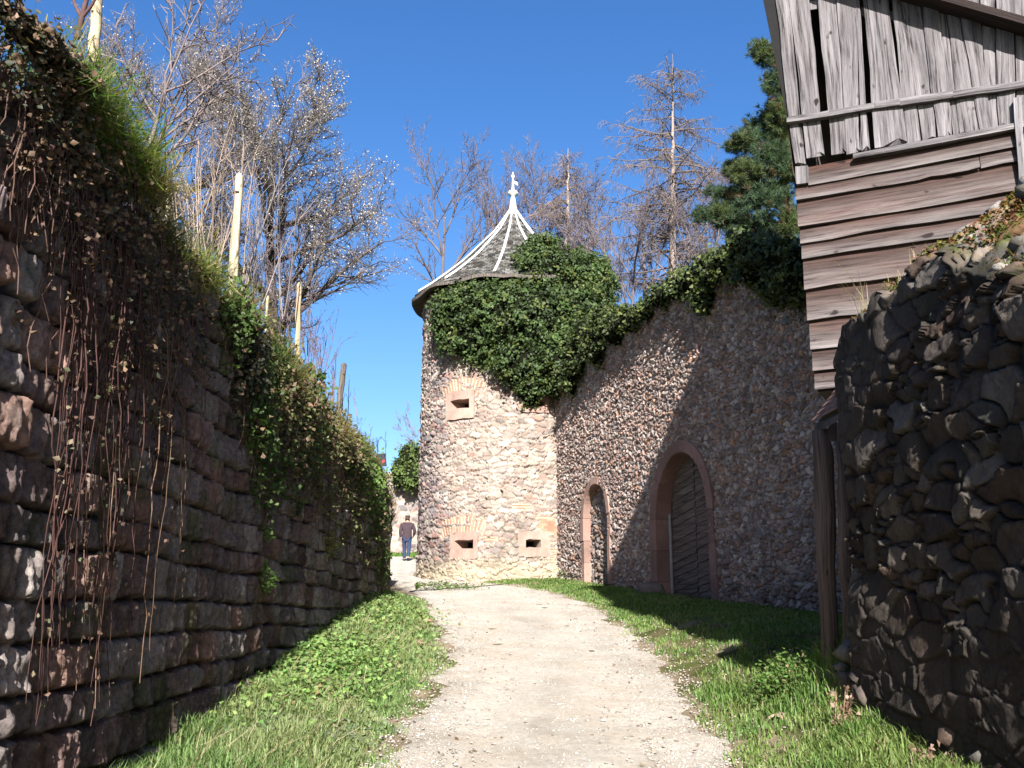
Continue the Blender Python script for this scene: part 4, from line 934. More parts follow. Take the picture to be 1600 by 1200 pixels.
def build_wall_ivy():
    root = empty('wall_ivy', tuple(wpt(7, 7.0)), 'ivy spilling over the top of the tall garden wall from tower bush to barn', 'ivy')
    B = []
    def b(u, v, out, ru, rv, ry):
        s, z = on_wall(u, v, out); p = wpt(s, z, out); k = p[1]/F; return (p, (ru*k*1.0+0.1, ry, rv*k))
    for (u, v, ru, rv) in ((880,590,14,26),(905,560,22,40),(935,540,24,38),(965,515,24,30),(990,500,20,24),(1010,485,18,18),(1035,465,18,20),(1060,450,18,24),(1085,440,18,28),(1110,425,18,30),(1140,412,24,36),(1165,400,24,30),(1185,418,26,46),(1205,405,24,36),(1225,415,24,50),(1245,430,18,56),(950,500,24,24),(920,520,24,26),(1160,380,16,20),(895,600,12,20),(1212,450,20,36),(1100,470,12,28)):
        B.append(b(u, v, 0.12, ru, rv, 0.38))
    blob_core('stems', B, core_mat, root, 4, k=0.8)  # dark spheres that paint the shade behind the ivy leaves
    blob_leaves('foliage', B, 320, 0.09, (0.065, 0.09, 0.028), M['leaf'], root, 8, alt=(0.14, 0.17, 0.05), altf=0.25, facing=(-0.5, -1, 0.3), var=0.45)
build_wall_ivy()

# ------------------------------------------------------------------ trees
def segs_mesh(name, segs, n, mat, parent, col, rng, var=0.15):
    S = np.array(segs, dtype=float)
    if not len(S): return None
    p0, p1, r0, r1 = S[:, 0:3], S[:, 3:6], S[:, 6], S[:, 7]
    d = p1-p0; L = np.linalg.norm(d, axis=1)[:, None]+1e-9; d = d/L
    ref = np.where(np.abs(d[:, 2:3]) > 0.9, np.array([[1.0, 0, 0]]), np.array([[0, 0, 1.0]])); a = np.cross(d, ref); a /= np.linalg.norm(a, axis=1)[:, None]; b = np.cross(d, a)
    t = np.arange(n)*2*np.pi/n; ring = a[:, None]*np.cos(t)[None, :, None]+b[:, None]*np.sin(t)[None, :, None]
    V = np.concatenate([p0[:, None]+ring*r0[:, None, None], (p1+d*L*0.04)[:, None]+ring*r1[:, None, None]], 1)
    base = (np.arange(len(S))*2*n)[:, None, None]; k = np.arange(n); q = np.stack([k, (k+1) % n, (k+1) % n+n, k+n], -1)[None]
    C = np.array(col)[None]*rng.uniform(1-var, 1+var, (len(S), 1))
    return mesh_np(name, V.reshape(-1, 3), (base+q).reshape(-1, 4), mat, parent, np.repeat(C, 2*n, 0), True)
def grow(out, tips, p, d, L, r, lev, P, rng):
    """one branch; P: per level dict(n, wob, trop, kids, ang, len, rad, start)"""
    q = P[lev]; n = q['n']; p = np.array(p, float); d = np.array(d, float); d /= np.linalg.norm(d); st = L/n; rr = r
    kids = []
    for i in range(n):
        d = d + rng.normal(0, q['wob'], 3) + np.array((0, 0, q['trop'])); d /= np.linalg.norm(d)
        p2 = p + d*st; r2 = r*(1-(i+1)/n*(1-q.get('end', 0.25)))
        out[lev].append((*p, *p2, rr, r2)); t = (i+1)/n
        if lev+1 < len(P) and t >= q['start']:
            kn = q['kids']; m_ = int(kn) + (1 if rng.random() < kn-int(kn) else 0)
            for _ in range(m_): kids.append((p + d*st*rng.random()*-1*0 + (p2-p)*rng.random()*0, p2.copy(), d.copy(), t, rr))
        p = p2; rr = r2
    tips.append((p, d, lev))
    for (_, pp, dd, t, r_) in kids:
        az = rng.uniform(0, 2*np.pi); an = q['ang']*rng.uniform(0.7, 1.3)
        ref = np.array((0, 0, 1.0)) if abs(dd[2]) < 0.9 else np.array((1.0, 0, 0)); a = np.cross(dd, ref); a /= np.linalg.norm(a); b = np.cross(dd, a)
        if q.get('flat') and rng.random() < q['flat']: az = rng.choice([0, np.pi])+rng.normal(0, 0.3)
        nd = dd*math.cos(an) + (a*math.cos(az)+b*math.sin(az))*math.sin(an)
        ln = L*q['len']*rng.uniform(0.65, 1.2)*(1-q.get('tap', 0.4)*t)
        grow(out, tips, pp, nd, ln, max(r_*q['rad'], q.get('min', 0.004)), lev+1, P, rng)
def tree(name, base, H, r, P, label, cat='tree', group=None, seed=1, col=(0.16, 0.12, 0.1), tcol=None, lean=(0, 0, 1), nt=2, blossom=None, sides=(7, 5, 4, 3, 3)):
    rng = np.random.default_rng(seed); root = empty(name, tuple(base), label, cat, group); out = [[] for _ in P]; tips = []
    grow(out, tips, base, lean, H, r, 0, P, rng)
    thick = [s for l in out[:nt] for s in l]; thin = [s for l in out[nt:] for s in l]
    segs_mesh('trunk', thick, 6, M['bark'], root, tcol or col, rng, 0.1); c = segs_mesh('crown', thin, 3, M['twig'], root, col, rng, 0.3)
    if blossom:
        S = np.array([s for s in out[-1]]+([s for s in out[-2]] if blossom.get('two') else [])); k = rng.random((len(S), blossom['k']))[..., None]; pts = (S[:, None, 0:3]*(1-k)+S[:, None, 3:6]*k).reshape(-1, 3)
        pts = pts[rng.random(len(pts)) < blossom.get('keep', 1)]
        pts += rng.normal(0, blossom['size']*0.5, pts.shape); n = len(pts); nd = rng.normal(0, 1, (n, 3))
        leaves('blossom', pts, nd, np.full(n, blossom['size']), np.array(blossom['col'])*rng.uniform(0.75, 1.1, (n, 1)), M['leaf_soft'], seed, root, 1.0, 1.0)
    print(name, sum(len(o) for o in out)); return root
def build_trees():
    # blossoming tree above the left wall
    P = [dict(n=7, wob=0.05, trop=0.02, kids=3.0, ang=1.0, len=0.66, rad=0.55, start=0.12, tap=0.25), dict(n=7, wob=0.12, trop=0.03, kids=2.0, ang=0.75, len=0.5, rad=0.5, start=0.25, tap=0.3),
         dict(n=6, wob=0.14, trop=0.04, kids=1.9, ang=0.65, len=0.5, rad=0.55, start=0.15, tap=0.3, min=0.006), dict(n=4, wob=0.14, trop=0.05, kids=1.6, ang=0.7, len=0.5, rad=0.6, start=0.2, tap=0.3, min=0.0035), dict(n=2, wob=0.14, trop=0.04, kids=0, ang=0.7, len=0.5, rad=0.6, start=0.3, min=0.003)]
    b = onY(425, 640, 14.0); 
    tree('blossom_tree', b, 3.7, 0.11, P, 'widest tree above the left wall, spreading dark twigs with small white blossom', seed=5, col=(0.2, 0.17, 0.165), tcol=(0.14, 0.11, 0.1), blossom=dict(k=2, size=0.018, col=(0.85, 0.79, 0.76), keep=0.34), lean=(0.02, 0, 1))
    b = onY(255, 560, 12.0)
    tree('fruit_tree', b, 3.4, 0.09, P, 'smaller bare tree with a few pale buds, just left of the large blossoming tree', seed=9, col=(0.24, 0.205, 0.2), tcol=(0.16, 0.13, 0.11), blossom=dict(k=1, size=0.018, col=(0.8, 0.7, 0.6), keep=0.25))
    # nearer bare shrub with thicker arching twigs, top left
    P2 = [dict(n=5, wob=0.07, trop=0.02, kids=2.2, ang=0.6, len=0.85, rad=0.6, start=0.15, tap=0.2), dict(n=6, wob=0.13, trop=0.02, kids=1.2, ang=0.7, len=0.5, rad=0.6, start=0.2, tap=0.3, min=0.006), dict(n=5, wob=0.15, trop=0.03, kids=0.9, ang=0.7, len=0.45, rad=0.7, start=0.2, min=0.005), dict(n=3, wob=0.15, trop=0.03, kids=0, ang=0.7, len=0.5, rad=0.7, start=0.3, min=0.004)]
    b = onY(205, 330, 6.4)
    tree('bare_shrub', b, 1.15, 0.024, P2, 'nearest bare shrub with arching grey twigs behind the upper grass tussocks, top left', 'shrub', seed=3, col=(0.26, 0.21, 0.2), lean=(0.1, 0, 1))
    b = onY(120, 60, 5.0)
    tree('bare_shrub', b, 0.6, 0.018, P2, 'dark upright bare twigs beside the tall stake at the top left corner', 'shrub', seed=14, col=(0.15, 0.09, 0.08), lean=(0.1, 0, 1))
    # cane thickets on the terrace edge
    for k, (u, v, y, n, h, lab, col) in enumerate(((325,420,9.6,26,1.5,'thicket of tall pale dry canes left of the middle stake',(0.42,0.33,0.26)),(400,470,10.6,22,1.4,'grey cane thicket between the middle stake and the next stake',(0.3,0.26,0.25)),(438,520,11.6,18,1.35,'dark cane thicket just left of the third stake',(0.2,0.16,0.17)),(495,600,13.6,18,1.1,'low bush of forked dark twigs right of the third stake',(0.24,0.17,0.18)),(518,640,14.8,12,0.75,'small twiggy bush next to the brown stump post',(0.34,0.22,0.22)),(570,700,17.0,10,0.45,'tiny tuft of dry stems at the far end of the left wall',(0.3,0.22,0.17)))):
        b = onY(u, v, y); rng = np.random.default_rng(60+k); root = empty('cane_thicket', tuple(b), lab, 'dry canes', 'cane thickets above the left wall')
        out = [[], [], []]; tips = []
        Pc = [dict(n=6, wob=0.05, trop=0.02, kids=0.9, ang=0.45, len=0.35, rad=0.6, start=0.35, tap=0.2, end=0.4, min=0.004), dict(n=4, wob=0.1, trop=0.03, kids=0.6, ang=0.5, len=0.5, rad=0.7, start=0.3, min=0.0035), dict(n=2, wob=0.1, trop=0.0, kids=0, ang=0.5, len=0.5, rad=0.7, start=0.3, min=0.003)]
        for i in range(n):
            out = [[], [], []]; grow(out, tips, b+np.array((rng.normal(0, 0.16), rng.normal(0, 0.3), -0.15)), (rng.normal(0, 0.13), rng.normal(0, 0.1), 1), h*rng.uniform(0.5, 1.1), rng.uniform(0.005, 0.01), 0, Pc, rng)
            segs_mesh('cane', out[0]+out[1]+out[2], 4, M['twig'], root, np.array(col)*rng.uniform(0.7, 1.25), rng, 0.1)
    # broad bare trees behind the tower
    PB = [dict(n=6, wob=0.05, trop=0.02, kids=1.7, ang=0.6, len=0.85, rad=0.6, start=0.3, tap=0.35), dict(n=8, wob=0.08, trop=0.03, kids=1.25, ang=0.55, len=0.5, rad=0.55, start=0.2, tap=0.3), dict(n=6, wob=0.1, trop=0.03, kids=1.3, ang=0.55, len=0.5, rad=0.6, start=0.2, min=0.014), dict(n=4, wob=0.11, trop=0.03, kids=1.2, ang=0.6, len=0.55, rad=0.65, start=0.2, min=0.009), dict(n=3, wob=0.12, trop=0.02, kids=0, ang=0.6, len=0.5, rad=0.7, start=0.3, min=0.007)]
    for k, (u, v, y, H, lx, lab, col) in enumerate(((700,540,40,5.6,-0.1,'bare spreading tree to the left behind the tower roof',(0.21,0.175,0.18)),(755,520,44,6.6,0.0,'bare tree directly behind the spire of the tower roof',(0.21,0.175,0.18)),(850,520,46,5.8,0.0,'bare tree right of the spire, behind the ivy bush',(0.21,0.175,0.18)),(950,540,42,5.2,0.0,'pale twiggy tree between the ivy bush and the tall larch',(0.21,0.175,0.18)),(1010,520,46,5.6,0.0,'pale fine twigged tree just left of the larch trunk',(0.21,0.175,0.18)),(1110,520,44,5.2,0.1,'pale fine twigged tree between the larch and the dark pine',(0.21,0.175,0.18)),(985,560,39,4.6,-0.05,'low dense twiggy tree close behind the ivy on the wall top',(0.21,0.175,0.18)),(915,540,42,4.6,0.0,'twiggy tree just right of the ivy bush top',(0.21,0.175,0.18)),(1075,520,39,4.4,0.05,'low twiggy tree right of the larch trunk',(0.21,0.175,0.18)),(690,790,60,3.5,-0.35,'small far bare tree peeping out left of the tower half way up',(0.28,0.22,0.21)))):
        tree('bare_tree', onY(u, v, y), H, 0.14 if k < 6 else 0.1, PB, lab, group='bare trees behind the tower', seed=101+k, col=col, lean=(lx, 0, 1))
    # larches: straight trunk, level limbs with hanging twigs
    def larch(u0, vb, vt, y, wpx, seed, label, col, tcol, nl):
        rng = np.random.default_rng(seed); b = onY(u0, vb, y); t = onY(u0+2, vt, y); H = t[2]-b[2]; root = empty('larch', tuple(b), label, 'tree', 'larches behind the tall wall')
        tr = []; n = 26; prev = b
        for i in range(n):
            p = b+(t-b)*(i+1)/n+np.array((rng.normal(0, 0.03), 0, 0)); tr.append((*prev, *p, 0.19*(1-i/n)+0.008, 0.19*(1-(i+1)/n)+0.008)); prev = p
        limbs = []; tw = []; cones = []
        for k in range(nl):
            f = 0.05+0.9*(k+rng.random())/nl; p = b+(t-b)*f; az = rng.uniform(0, 2*np.pi); top = 1-f
            ln = wpx*1.25*y/F*(0.5+0.75*min(1, top*2.4))*rng.uniform(0.6, 1.1)*(1.0 if f > 0.2 else 0.8)*min(1, 0.25+top*4)
            sl = rng.uniform(-0.1, 0.25)+0.75*(f > 0.8)*rng.random(); d = np.array((math.cos(az), math.sin(az), sl)); m_ = 10; q = p.copy(); rr = 0.05*(0.4+0.6*top)
            for i in range(m_):
                d = d+rng.normal(0, 0.09, 3)+np.array((0, 0, 0.03 if i > 5 else -0.015)); d /= np.linalg.norm(d); q2 = q+d*ln/m_; r1, r2 = rr*(1-i/m_)+0.008, rr*(1-(i+1)/m_)+0.008
                limbs.append((*q, *q2, r1, r2))
                if i > 0:
                    for _ in range(1 if f > 0.86 else 3 if f > 0.6 else 5):
                        dd = np.array((rng.normal(0, 0.6), rng.normal(0, 0.6), rng.uniform(-0.9, 0.35))); dd += d*0.5; dd /= np.linalg.norm(dd); e = q+(q2-q)*rng.random(); L2 = rng.uniform(0.15, 0.5)
                        for s_ in range(3):
                            e2 = e+dd*L2/3; tw.append((*e, *e2, 0.009, 0.007)); 
                            if s_: 
                                d3 = dd+rng.normal(0, 0.6, 3)+np.array((0, 0, -0.5)); d3 /= np.linalg.norm(d3); tw.append((*e2, *(e2+d3*rng.uniform(0.12, 0.35)), 0.007, 0.005))
                            e = e2; dd = dd+np.array((0, 0, -0.28))+rng.normal(0, 0.12, 3); dd /= np.linalg.norm(dd)
                        cones.append(e)
                q = q2
        segs_mesh('trunk', tr, 8, M['bark'], root, tcol, rng, 0.12); segs_mesh('limbs', limbs, 4, M['bark'], root, np.array(col)*0.8, rng, 0.2); segs_mesh('crown', tw, 3, M['twig'], root, col, rng, 0.35)
        c = np.array(cones); leaves('cones', c, rng.normal(0, 1, c.shape), np.full(len(c), 0.05), np.array((0.2, 0.12, 0.08))*rng.uniform(0.6, 1.4, (len(c), 1)), M['leaf_soft'], 3, root)
    larch(1050, 520, 85, 40, 88, 31, 'tall leafless larch with a straight pale trunk, tallest tree right of the tower', (0.27, 0.22, 0.2), (0.36, 0.29, 0.25), 120)
    larch(886, 470, 232, 44, 42, 32, 'slim leafless larch rising behind the ivy bush just right of the tower roof', (0.3, 0.24, 0.22), (0.45, 0.38, 0.33), 70)
    # dark pine beside the barn
    rng = np.random.default_rng(77); y = 30; b = onY(1235, 520, y); root = empty('pine_tree', tuple(b), 'dense dark blue-green pine rising beside the left corner of the barn', 'tree')
    tr = []; t = onY(1218, 70, y); prev = b
    for i in range(14):
        p = b+(t-b)*(i+1)/14+np.array((rng.normal(0, 0.05), 0, 0)); tr.append((*prev, *p, 0.22*(1-i/14)+0.03, 0.22*(1-(i+1)/14)+0.03)); prev = p
    pads = []
    for (u, v, ru, rv) in ((1195,85,24,26),(1222,95,22,36),(1212,140,20,30),(1210,180,30,30),(1185,200,30,22),(1225,215,28,34),(1165,215,24,14),(1150,232,22,11),(1200,250,40,34),(1235,262,22,44),(1170,268,34,24),(1145,262,20,12),(1160,300,36,26),(1200,310,44,36),(1125,330,30,20),(1150,345,40,26),(1100,335,16,11),(1195,355,46,30),(1235,345,24,44),(1165,380,34,20),(1220,390,34,28),(1133,300,22,14)):
        for k in range(3):
            c = onY(u+rng.normal(0, 6), v+rng.normal(0, 5), y+rng.uniform(-1.3, 1.3)); s = y/F; pads.append((c, np.array((ru*s, ru*s*0.9, rv*s))*rng.uniform(0.6, 0.95)))
    limbs = []
    for (c, r) in pads:
        f = np.clip((c[2]-0.25*abs(c[0]-b[0])-b[2])/(t[2]-b[2]), 0.02, 0.98); p = b+(t-b)*f; q = p
        for i in range(5):
            q2 = p+(c-p)*(i+1)/5+rng.normal(0, 0.05, 3); limbs.append((*q, *q2, 0.06-0.01*i, 0.05-0.01*i)); q = q2
    P = []; D = []; C = []
    for (c, r) in pads:
        r = r*1.12; n = int(80*(r[0]*r[2])/(0.25)); n = min(max(n, 34), 150); d = rng.normal(0, 1, (n, 3)); d /= np.linalg.norm(d, axis=1)[:, None]; pc = c+d*r*rng.uniform(0.35, 1.05, (n, 1)); m_ = 34
        dd = d[:, None, :]*0.55+rng.normal(0, 0.55, (n, m_, 3))+np.array((0, 0, 0.15)); dd /= np.linalg.norm(dd, axis=2)[..., None]
        P.append(np.repeat(pc, m_, 0)+rng.normal(0, 0.03, (n*m_, 3))); D.append(dd.reshape(-1, 3)); cb = np.array((0.075, 0.125, 0.065)) if rng.random() < 0.65 else np.array((0.11, 0.145, 0.055))
        cc = cb*np.repeat(rng.uniform(0.6, 1.35, n), m_)[:, None]*rng.uniform(0.8, 1.2, (n*m_, 1)); br = np.repeat(rng.random(n) < 0.06, m_); cc[br] = np.array((0.17, 0.1, 0.05)); C.append(cc)
    P = np.concatenate(P); D = np.concatenate(D); C = np.concatenate(C); n = len(P); s = np.cross(D, rng.normal(0, 1, (n, 3))); s /= np.linalg.norm(s, axis=1)[:, None]; L = rng.uniform(0.1, 0.2, (n, 1))
    V = np.stack([P-s*0.009, P+s*0.009, P+D*L], 1); bb = (np.arange(n)*3)[:, None]+np.arange(3)[None]
    segs_mesh('trunk', tr+limbs, 6, M['bark'], root, (0.13, 0.09, 0.07), rng); mesh_np('crown', V.reshape(-1, 3), bb, M['leaf_soft'], root, np.repeat(C, 3, 0)); print('needles', n)
build_trees()

# ------------------------------------------------------------------ stakes on the terrace
def build_stakes():
    rng = random.Random(6)
    for k, (ut, vt, ub, vb, wpx, y, lab, mt) in enumerate(((156,-60,146,80,18,5.6,'thick pale peeled stake at the top left corner, above the first grass tussock','stake'),(374,275,361,478,15,8.6,'tall pale peeled stake in front of the blossom tree, second along the wall','stake'),(467,445,465,585,9,11.2,'pale peeled stake with a brown knot, third along the wall','stake'),(538,570,522,668,10,14.5,'short dark brown weathered post, furthest of the stakes','oldwood'),(262,270,260,320,5,8.4,'thin grey stake half hidden beside the second grass tussock','stake'),(418,466,416,520,5,10.4,'thin pale stake low between the second and third stakes','stake'))):
        a = onY(ub, vb+25, y); b = onY(ut, vt, y); n = 8; r = wpx*0.5*y/F; mb = MB()
        pts = [a+(b-a)*i/n+np.array((rng.uniform(-.008, .008), rng.uniform(-.008, .008), 0)) for i in range(n+1)]
        rr = [r*(1.12-0.22*i/n)*rng.uniform(0.93, 1.07) for i in range(n+1)]; pts.append(pts[-1]+np.array((0.004, 0, 0.03))); rr.append(rr[-1]*0.45)
        mb.ring(pts, rr, 9, jit=0.06, rng=rng)
        for q in range(len(mb.uv)): mb.uv[q] = (mb.uv[q][0]*0.25+k*3.1, mb.uv[q][1])
        root = empty('wooden_stake', tuple(a), lab, 'stake', 'stakes above the left wall'); o = mb.build('shaft', M[mt], root, smooth=True)
        kb = MB(); 
        for t in range(2):
            i = rng.randint(2, n-1); c = pts[i]; d = np.array((rng.uniform(-1, 1), -0.8, 0)); d /= np.linalg.norm(d); kb.ring([c+d*r*0.6, c+d*r*1.25], [r*0.35, r*0.18], 6)
        kb.build('knot', M['oldwood'], root)
build_stakes()

# ------------------------------------------------------------------ growth on the left wall
def build_left_growth():
    rng = np.random.default_rng(90)
    def onL(u, v, out=0.05): return onPlane(u, v, (XW+out, 0, 0), (1, 0, 0))
    # overhanging grass tussocks
    T = [(128,120,0.32,0.36,1700,(0.13,0.22,0.05),'bushy green grass tussock hanging over the wall top at the upper left',0.22),(152,170,0.28,0.36,1100,(0.12,0.19,0.04),'grass tussock with straw coloured ends hanging just below the uppermost one',0.25),
         (208,232,0.28,0.33,1400,(0.16,0.23,0.05),'bright yellow-green grass tussock, second one down the wall top',0.15),(234,290,0.24,0.34,900,(0.25,0.22,0.09),'straw coloured tussock drooping under the bright yellow-green one',0.6),
         (318,425,0.28,0.3,900,(0.2,0.25,0.07),'pale green weedy tussock left of the middle stake foot',0.25),(385,490,0.26,0.3,900,(0.22,0.22,0.08),'dry yellowish tussock right of the middle stake foot',0.5),
         (430,560,0.28,0.34,1000,(0.13,0.2,0.06),'green tussock below the third stake',0.2),(450,590,0.22,0.34,600,(0.35,0.27,0.11),'straw tussock hanging beneath the third stake',0.7),(480,640,0.26,0.32,900,(0.2,0.21,0.06),'olive tussock between the third stake and the brown post',0.35),
         (530,675,0.28,0.34,900,(0.28,0.24,0.11),'brownish grass tussock at the foot of the brown post',0.55),(560,700,0.26,0.3,800,(0.14,0.19,0.05),'green tussock beyond the brown post near the wall end',0.3),(270,365,0.2,0.26,400,(0.12,0.14,0.05),'sparse grass tussock over the dark creeper, between the second tussock and the middle stake',0.3)]
    for k, (u, v, rad_, L, n, base, lab, dry) in enumerate(T):
        c = onL(u, v, 0.14); n = int(n*0.8); L *= 0.78; P = c + rng.normal(0, 1, (n, 3))*np.array((0.07, rad_*0.55, 0.05)) + np.array((-0.06, 0, 0))
        P[:, 2] = np.minimum(P[:, 2], wtop(P[:, 1])+0.2)
        dv = np.stack([rng.uniform(-0.1, 0.95, n), rng.normal(0, 0.5, n), rng.uniform(-0.7, 0.9, n)], -1); dv /= np.linalg.norm(dv, axis=1)[:, None]
        col = greens(rng, n, base, 0.35, dry, (0.42, 0.33, 0.15)); y = c[1]
        o = blades('grass_tussock', P, L*rng.uniform(0.35, 1.15, n), np.full(n, 0.0022+0.0002*y), col, 200+k, 0.6, None, dv, None, 0.9); tag(o, lab, 'grass', 'grass tussocks on the left wall top')
    # general sward along the top edge
    n = 14000; y = np.where(rng.random(n) < 0.25, rng.uniform(-4, 4, n), 4+14.6*rng.random(n)); d = rng.random(n)**1.5*0.5; P = np.stack([XW+0.1-d, y, wtop(y)-0.05+0.06*rng.random(n)], -1)
    dv = np.stack([rng.uniform(-0.2, 0.8, n), rng.normal(0, 0.3, n), rng.uniform(0.0, 0.9, n)], -1); dv /= np.linalg.norm(dv, axis=1)[:, None]
    o = blades('grass', P, np.full(n, 0.14), np.full(n, 0.003)+0.00022*np.abs(y), greens(rng, n, (0.15, 0.17, 0.05), 0.4, 0.4, (0.36, 0.28, 0.13)), 33, 0.5, None, dv, None, 0.5); tag(o, 'mixed green and straw grass fringe along the top of the left wall', 'grass', kind='stuff')
    # leafy patches : list of (u,v,radius along wall m, radius z m, out, count, colour, dry)
    def patch(name, cat, lab, spots, size, seed, group, stems=True, mat='leaf'):
        if size < 0.04 and stems: spots = [(*q[:5], int(q[5]*(0.45 if q[1] > 300 else 0.95)), q[6], min(0.7, q[7]+0.2)) for q in spots]
        if seed in (503, 504): spots = [(q[0], q[1]-12, q[2], q[3]*0.85, q[4]*0.85, int(q[5]*(0.32 if q[1] > 750 else 0.62)), q[6], q[7]) for q in spots]
        r = np.random.default_rng(seed); c0 = onL(spots[0][0], spots[0][1]); root = empty(name, tuple(c0), lab, cat, group); PP = []; NN = []; CC = []; st = []
        for (u, v, ra, rz, out, n, col, dry) in spots:
            c = onL(u, v, 0.08); nc = max(1, n//9); q = r.normal(0, 0.5, (nc, 2)); pc = np.stack([c[0]+0.03+r.random(nc)*out*np.exp(-(q**2).sum(1)), c[1]+q[:, 0]*ra, c[2]+q[:, 1]*rz], -1)
            pc[:, 2] = np.minimum(pc[:, 2], WTOP+0.18); pts = (pc[:, None]+r.normal(0, size*0.8, (nc, 9, 3))).reshape(-1, 3); pts[:, 0] = np.maximum(pts[:, 0], XW+0.11); pts[:, 2] = np.minimum(pts[:, 2], wtop(pts[:, 1])+0.22); pts = pts
            PP.append(pts); nn = np.tile((0.7, -0.5, 0.4), (len(pts), 1)); NN.append(nn); cc = np.repeat(np.array(col)*r.uniform(0.6, 1.4, (nc, 1)), 9, 0)*r.uniform(0.8, 1.2, (nc*9, 1))
            dm = r.random(len(cc)) < dry; cc[dm] = np.array((0.2, 0.13, 0.08))*r.uniform(0.5, 1.6, (dm.sum(), 1)); CC.append(cc)
            for k in range(min(nc, 9)):
                p = pc[k].copy(); p[0] = XW+0.16; p[2] = min(WTOP, p[2]+rz*0.5)
                for s_ in range(7):
                    e = p+np.array((r.normal(0, 0.008), r.normal(0, 0.05), -rz*0.2)); e[0] = max(e[0], XW+0.14); st.append((*p, *e, 0.0035, 0.003)); p = e
        P = np.concatenate(PP)
        leaves('foliage', P, np.concatenate(NN), np.full(len(P), size), np.concatenate(CC), M[mat], seed, root, 0.7)
        if stems: segs_mesh('stems', st, 4, M['twig'], root, (0.16, 0.1, 0.08), r, 0.3)
    DK = (0.05, 0.055, 0.03); MD = (0.08, 0.13, 0.03); BR = (0.13, 0.22, 0.045); OL = (0.15, 0.16, 0.06); RD = (0.13, 0.07, 0.055)
    patch('creeper', 'creeper', 'curtain of dark half-dead creeper leaves draped over the upper left end of the wall', [(50,30,0.5,0.45,0.2,1500,DK,0.3),(75,130,0.5,0.5,0.14,1300,DK,0.35),(50,230,0.4,0.5,0.12,700,RD,0.6),(120,260,0.5,0.5,0.14,1500,DK,0.4),(180,360,0.5,0.6,0.14,1700,DK,0.35),(110,420,0.4,0.5,0.12,700,RD,0.5),(240,430,0.5,0.5,0.14,1400,DK,0.3),(200,520,0.5,0.4,0.12,900,DK,0.35),(285,500,0.4,0.5,0.14,900,DK,0.25),(150,560,0.3,0.4,0.1,260,OL,0.5),(215,640,0.4,0.4,0.08,220,OL,0.5),(80,0,0.5,0.4,0.2,1500,DK,0.15),(20,90,0.5,0.5,0.2,900,DK,0.3)], 0.034, 501, 'creepers on the left wall')
    patch('creeper', 'creeper', 'dark green ivy band hanging below the tussocks right of the middle stake', [(372,560,0.35,0.45,0.22,900,DK,0.15),(385,630,0.35,0.45,0.2,900,MD,0.1),(395,700,0.35,0.35,0.15,600,MD,0.1),(420,600,0.5,0.5,0.2,900,OL,0.3),(352,500,0.3,0.3,0.2,600,MD,0.1),(408,760,0.25,0.25,0.1,160,MD,0.1),(440,660,0.5,0.5,0.25,800,OL,0.35)], 0.05, 502, 'creepers on the left wall')
    patch('creeper', 'creeper', 'patchy mixed green and brown growth covering the middle of the wall top', [(450,640,0.8,0.5,0.3,1200,OL,0.35),(470,700,0.8,0.6,0.25,1200,MD,0.3),(500,700,0.9,0.5,0.3,1200,OL,0.4),(500,770,0.9,0.6,0.2,900,OL,0.45),(455,770,0.6,0.4,0.12,300,MD,0.3),(430,740,0.4,0.3,0.15,300,MD,0.1),(520,830,1.0,0.4,0.12,300,OL,0.3),(470,620,0.6,0.3,0.3,700,MD,0.2)], 0.055, 503, 'creepers on the left wall')
    patch('creeper', 'creeper', 'bright green bushy creeper at the far end of the left wall beside the road bend', [(552,745,1.1,0.5,0.25,1700,MD,0.2),(572,765,1.2,0.5,0.22,2300,BR,0.08),(582,820,1.2,0.5,0.22,1600,MD,0.15),(586,870,1.1,0.5,0.2,1000,MD,0.2),(545,800,1.0,0.6,0.2,1000,OL,0.4),(560,860,1.2,0.5,0.15,600,OL,0.4),(535,720,1.0,0.4,0.25,1100,OL,0.4),(592,900,0.6,0.3,0.15,500,MD,0.1)], 0.06, 504, 'creepers on the left wall')
    patch('fern', 'small plant', 'small fern-like green plant rooted in a wall joint below the ivy band', [(405,900,0.1,0.12,0.12,140,BR,0.0),(410,830,0.08,0.1,0.1,60,BR,0)], 0.035, 505, 'small plants in the left wall joints', False, 'leaf_soft')
    patch('fern', 'small plant', 'yellowish little plant rooted in the middle right of the left wall', [(508,850,0.25,0.13,0.12,220,(0.25,0.27,0.07),0.2)], 0.035, 506, 'small plants in the left wall joints', False, 'leaf_soft')
    # hanging bare runners, reddish brown, with a few dry leaves
    def runners(lab, ulist, seed, vt, vb, n, col):
        r = np.random.default_rng(seed); c0 = onL(ulist[0], 600); root = empty('hanging_vine', tuple(c0), lab, 'vine', 'bare vines hanging down the left wall'); st = []; lf = []
        for k in range(n):
            st = []; u = r.choice(ulist)+r.normal(0, 7); a = onL(u, vt+r.uniform(-80, 120), 0.12); bz = onL(u, vb, 0.12)[2]+abs(r.normal(0, 0.8)); L = a[2]-bz; m_ = max(6, int(L/0.12)); p = a.copy(); ph = r.uniform(0, 9); rr = r.uniform(0.0022, 0.0055); dy = r.normal(0.0, 0.012)
            for i in range(m_):
                e = p+np.array((r.normal(0, 0.008), dy+0.02*math.sin(i*0.45+ph)+0.014*math.sin(i*1.5+ph*2)+r.normal(0, 0.011), -L/m_)); e[0] = min(max(e[0], XW+0.17), XW+0.27); st.append((*p, *e, rr*(1-0.5*i/m_), rr*(1-0.5*(i+1)/m_)))
                if r.random() < 0.5: lf.append(e+r.normal(0, 0.015, 3))
                p = e
            segs_mesh('runner', st, 4, M['twig'], root, col, r, 0.3)
        P = np.array(lf)
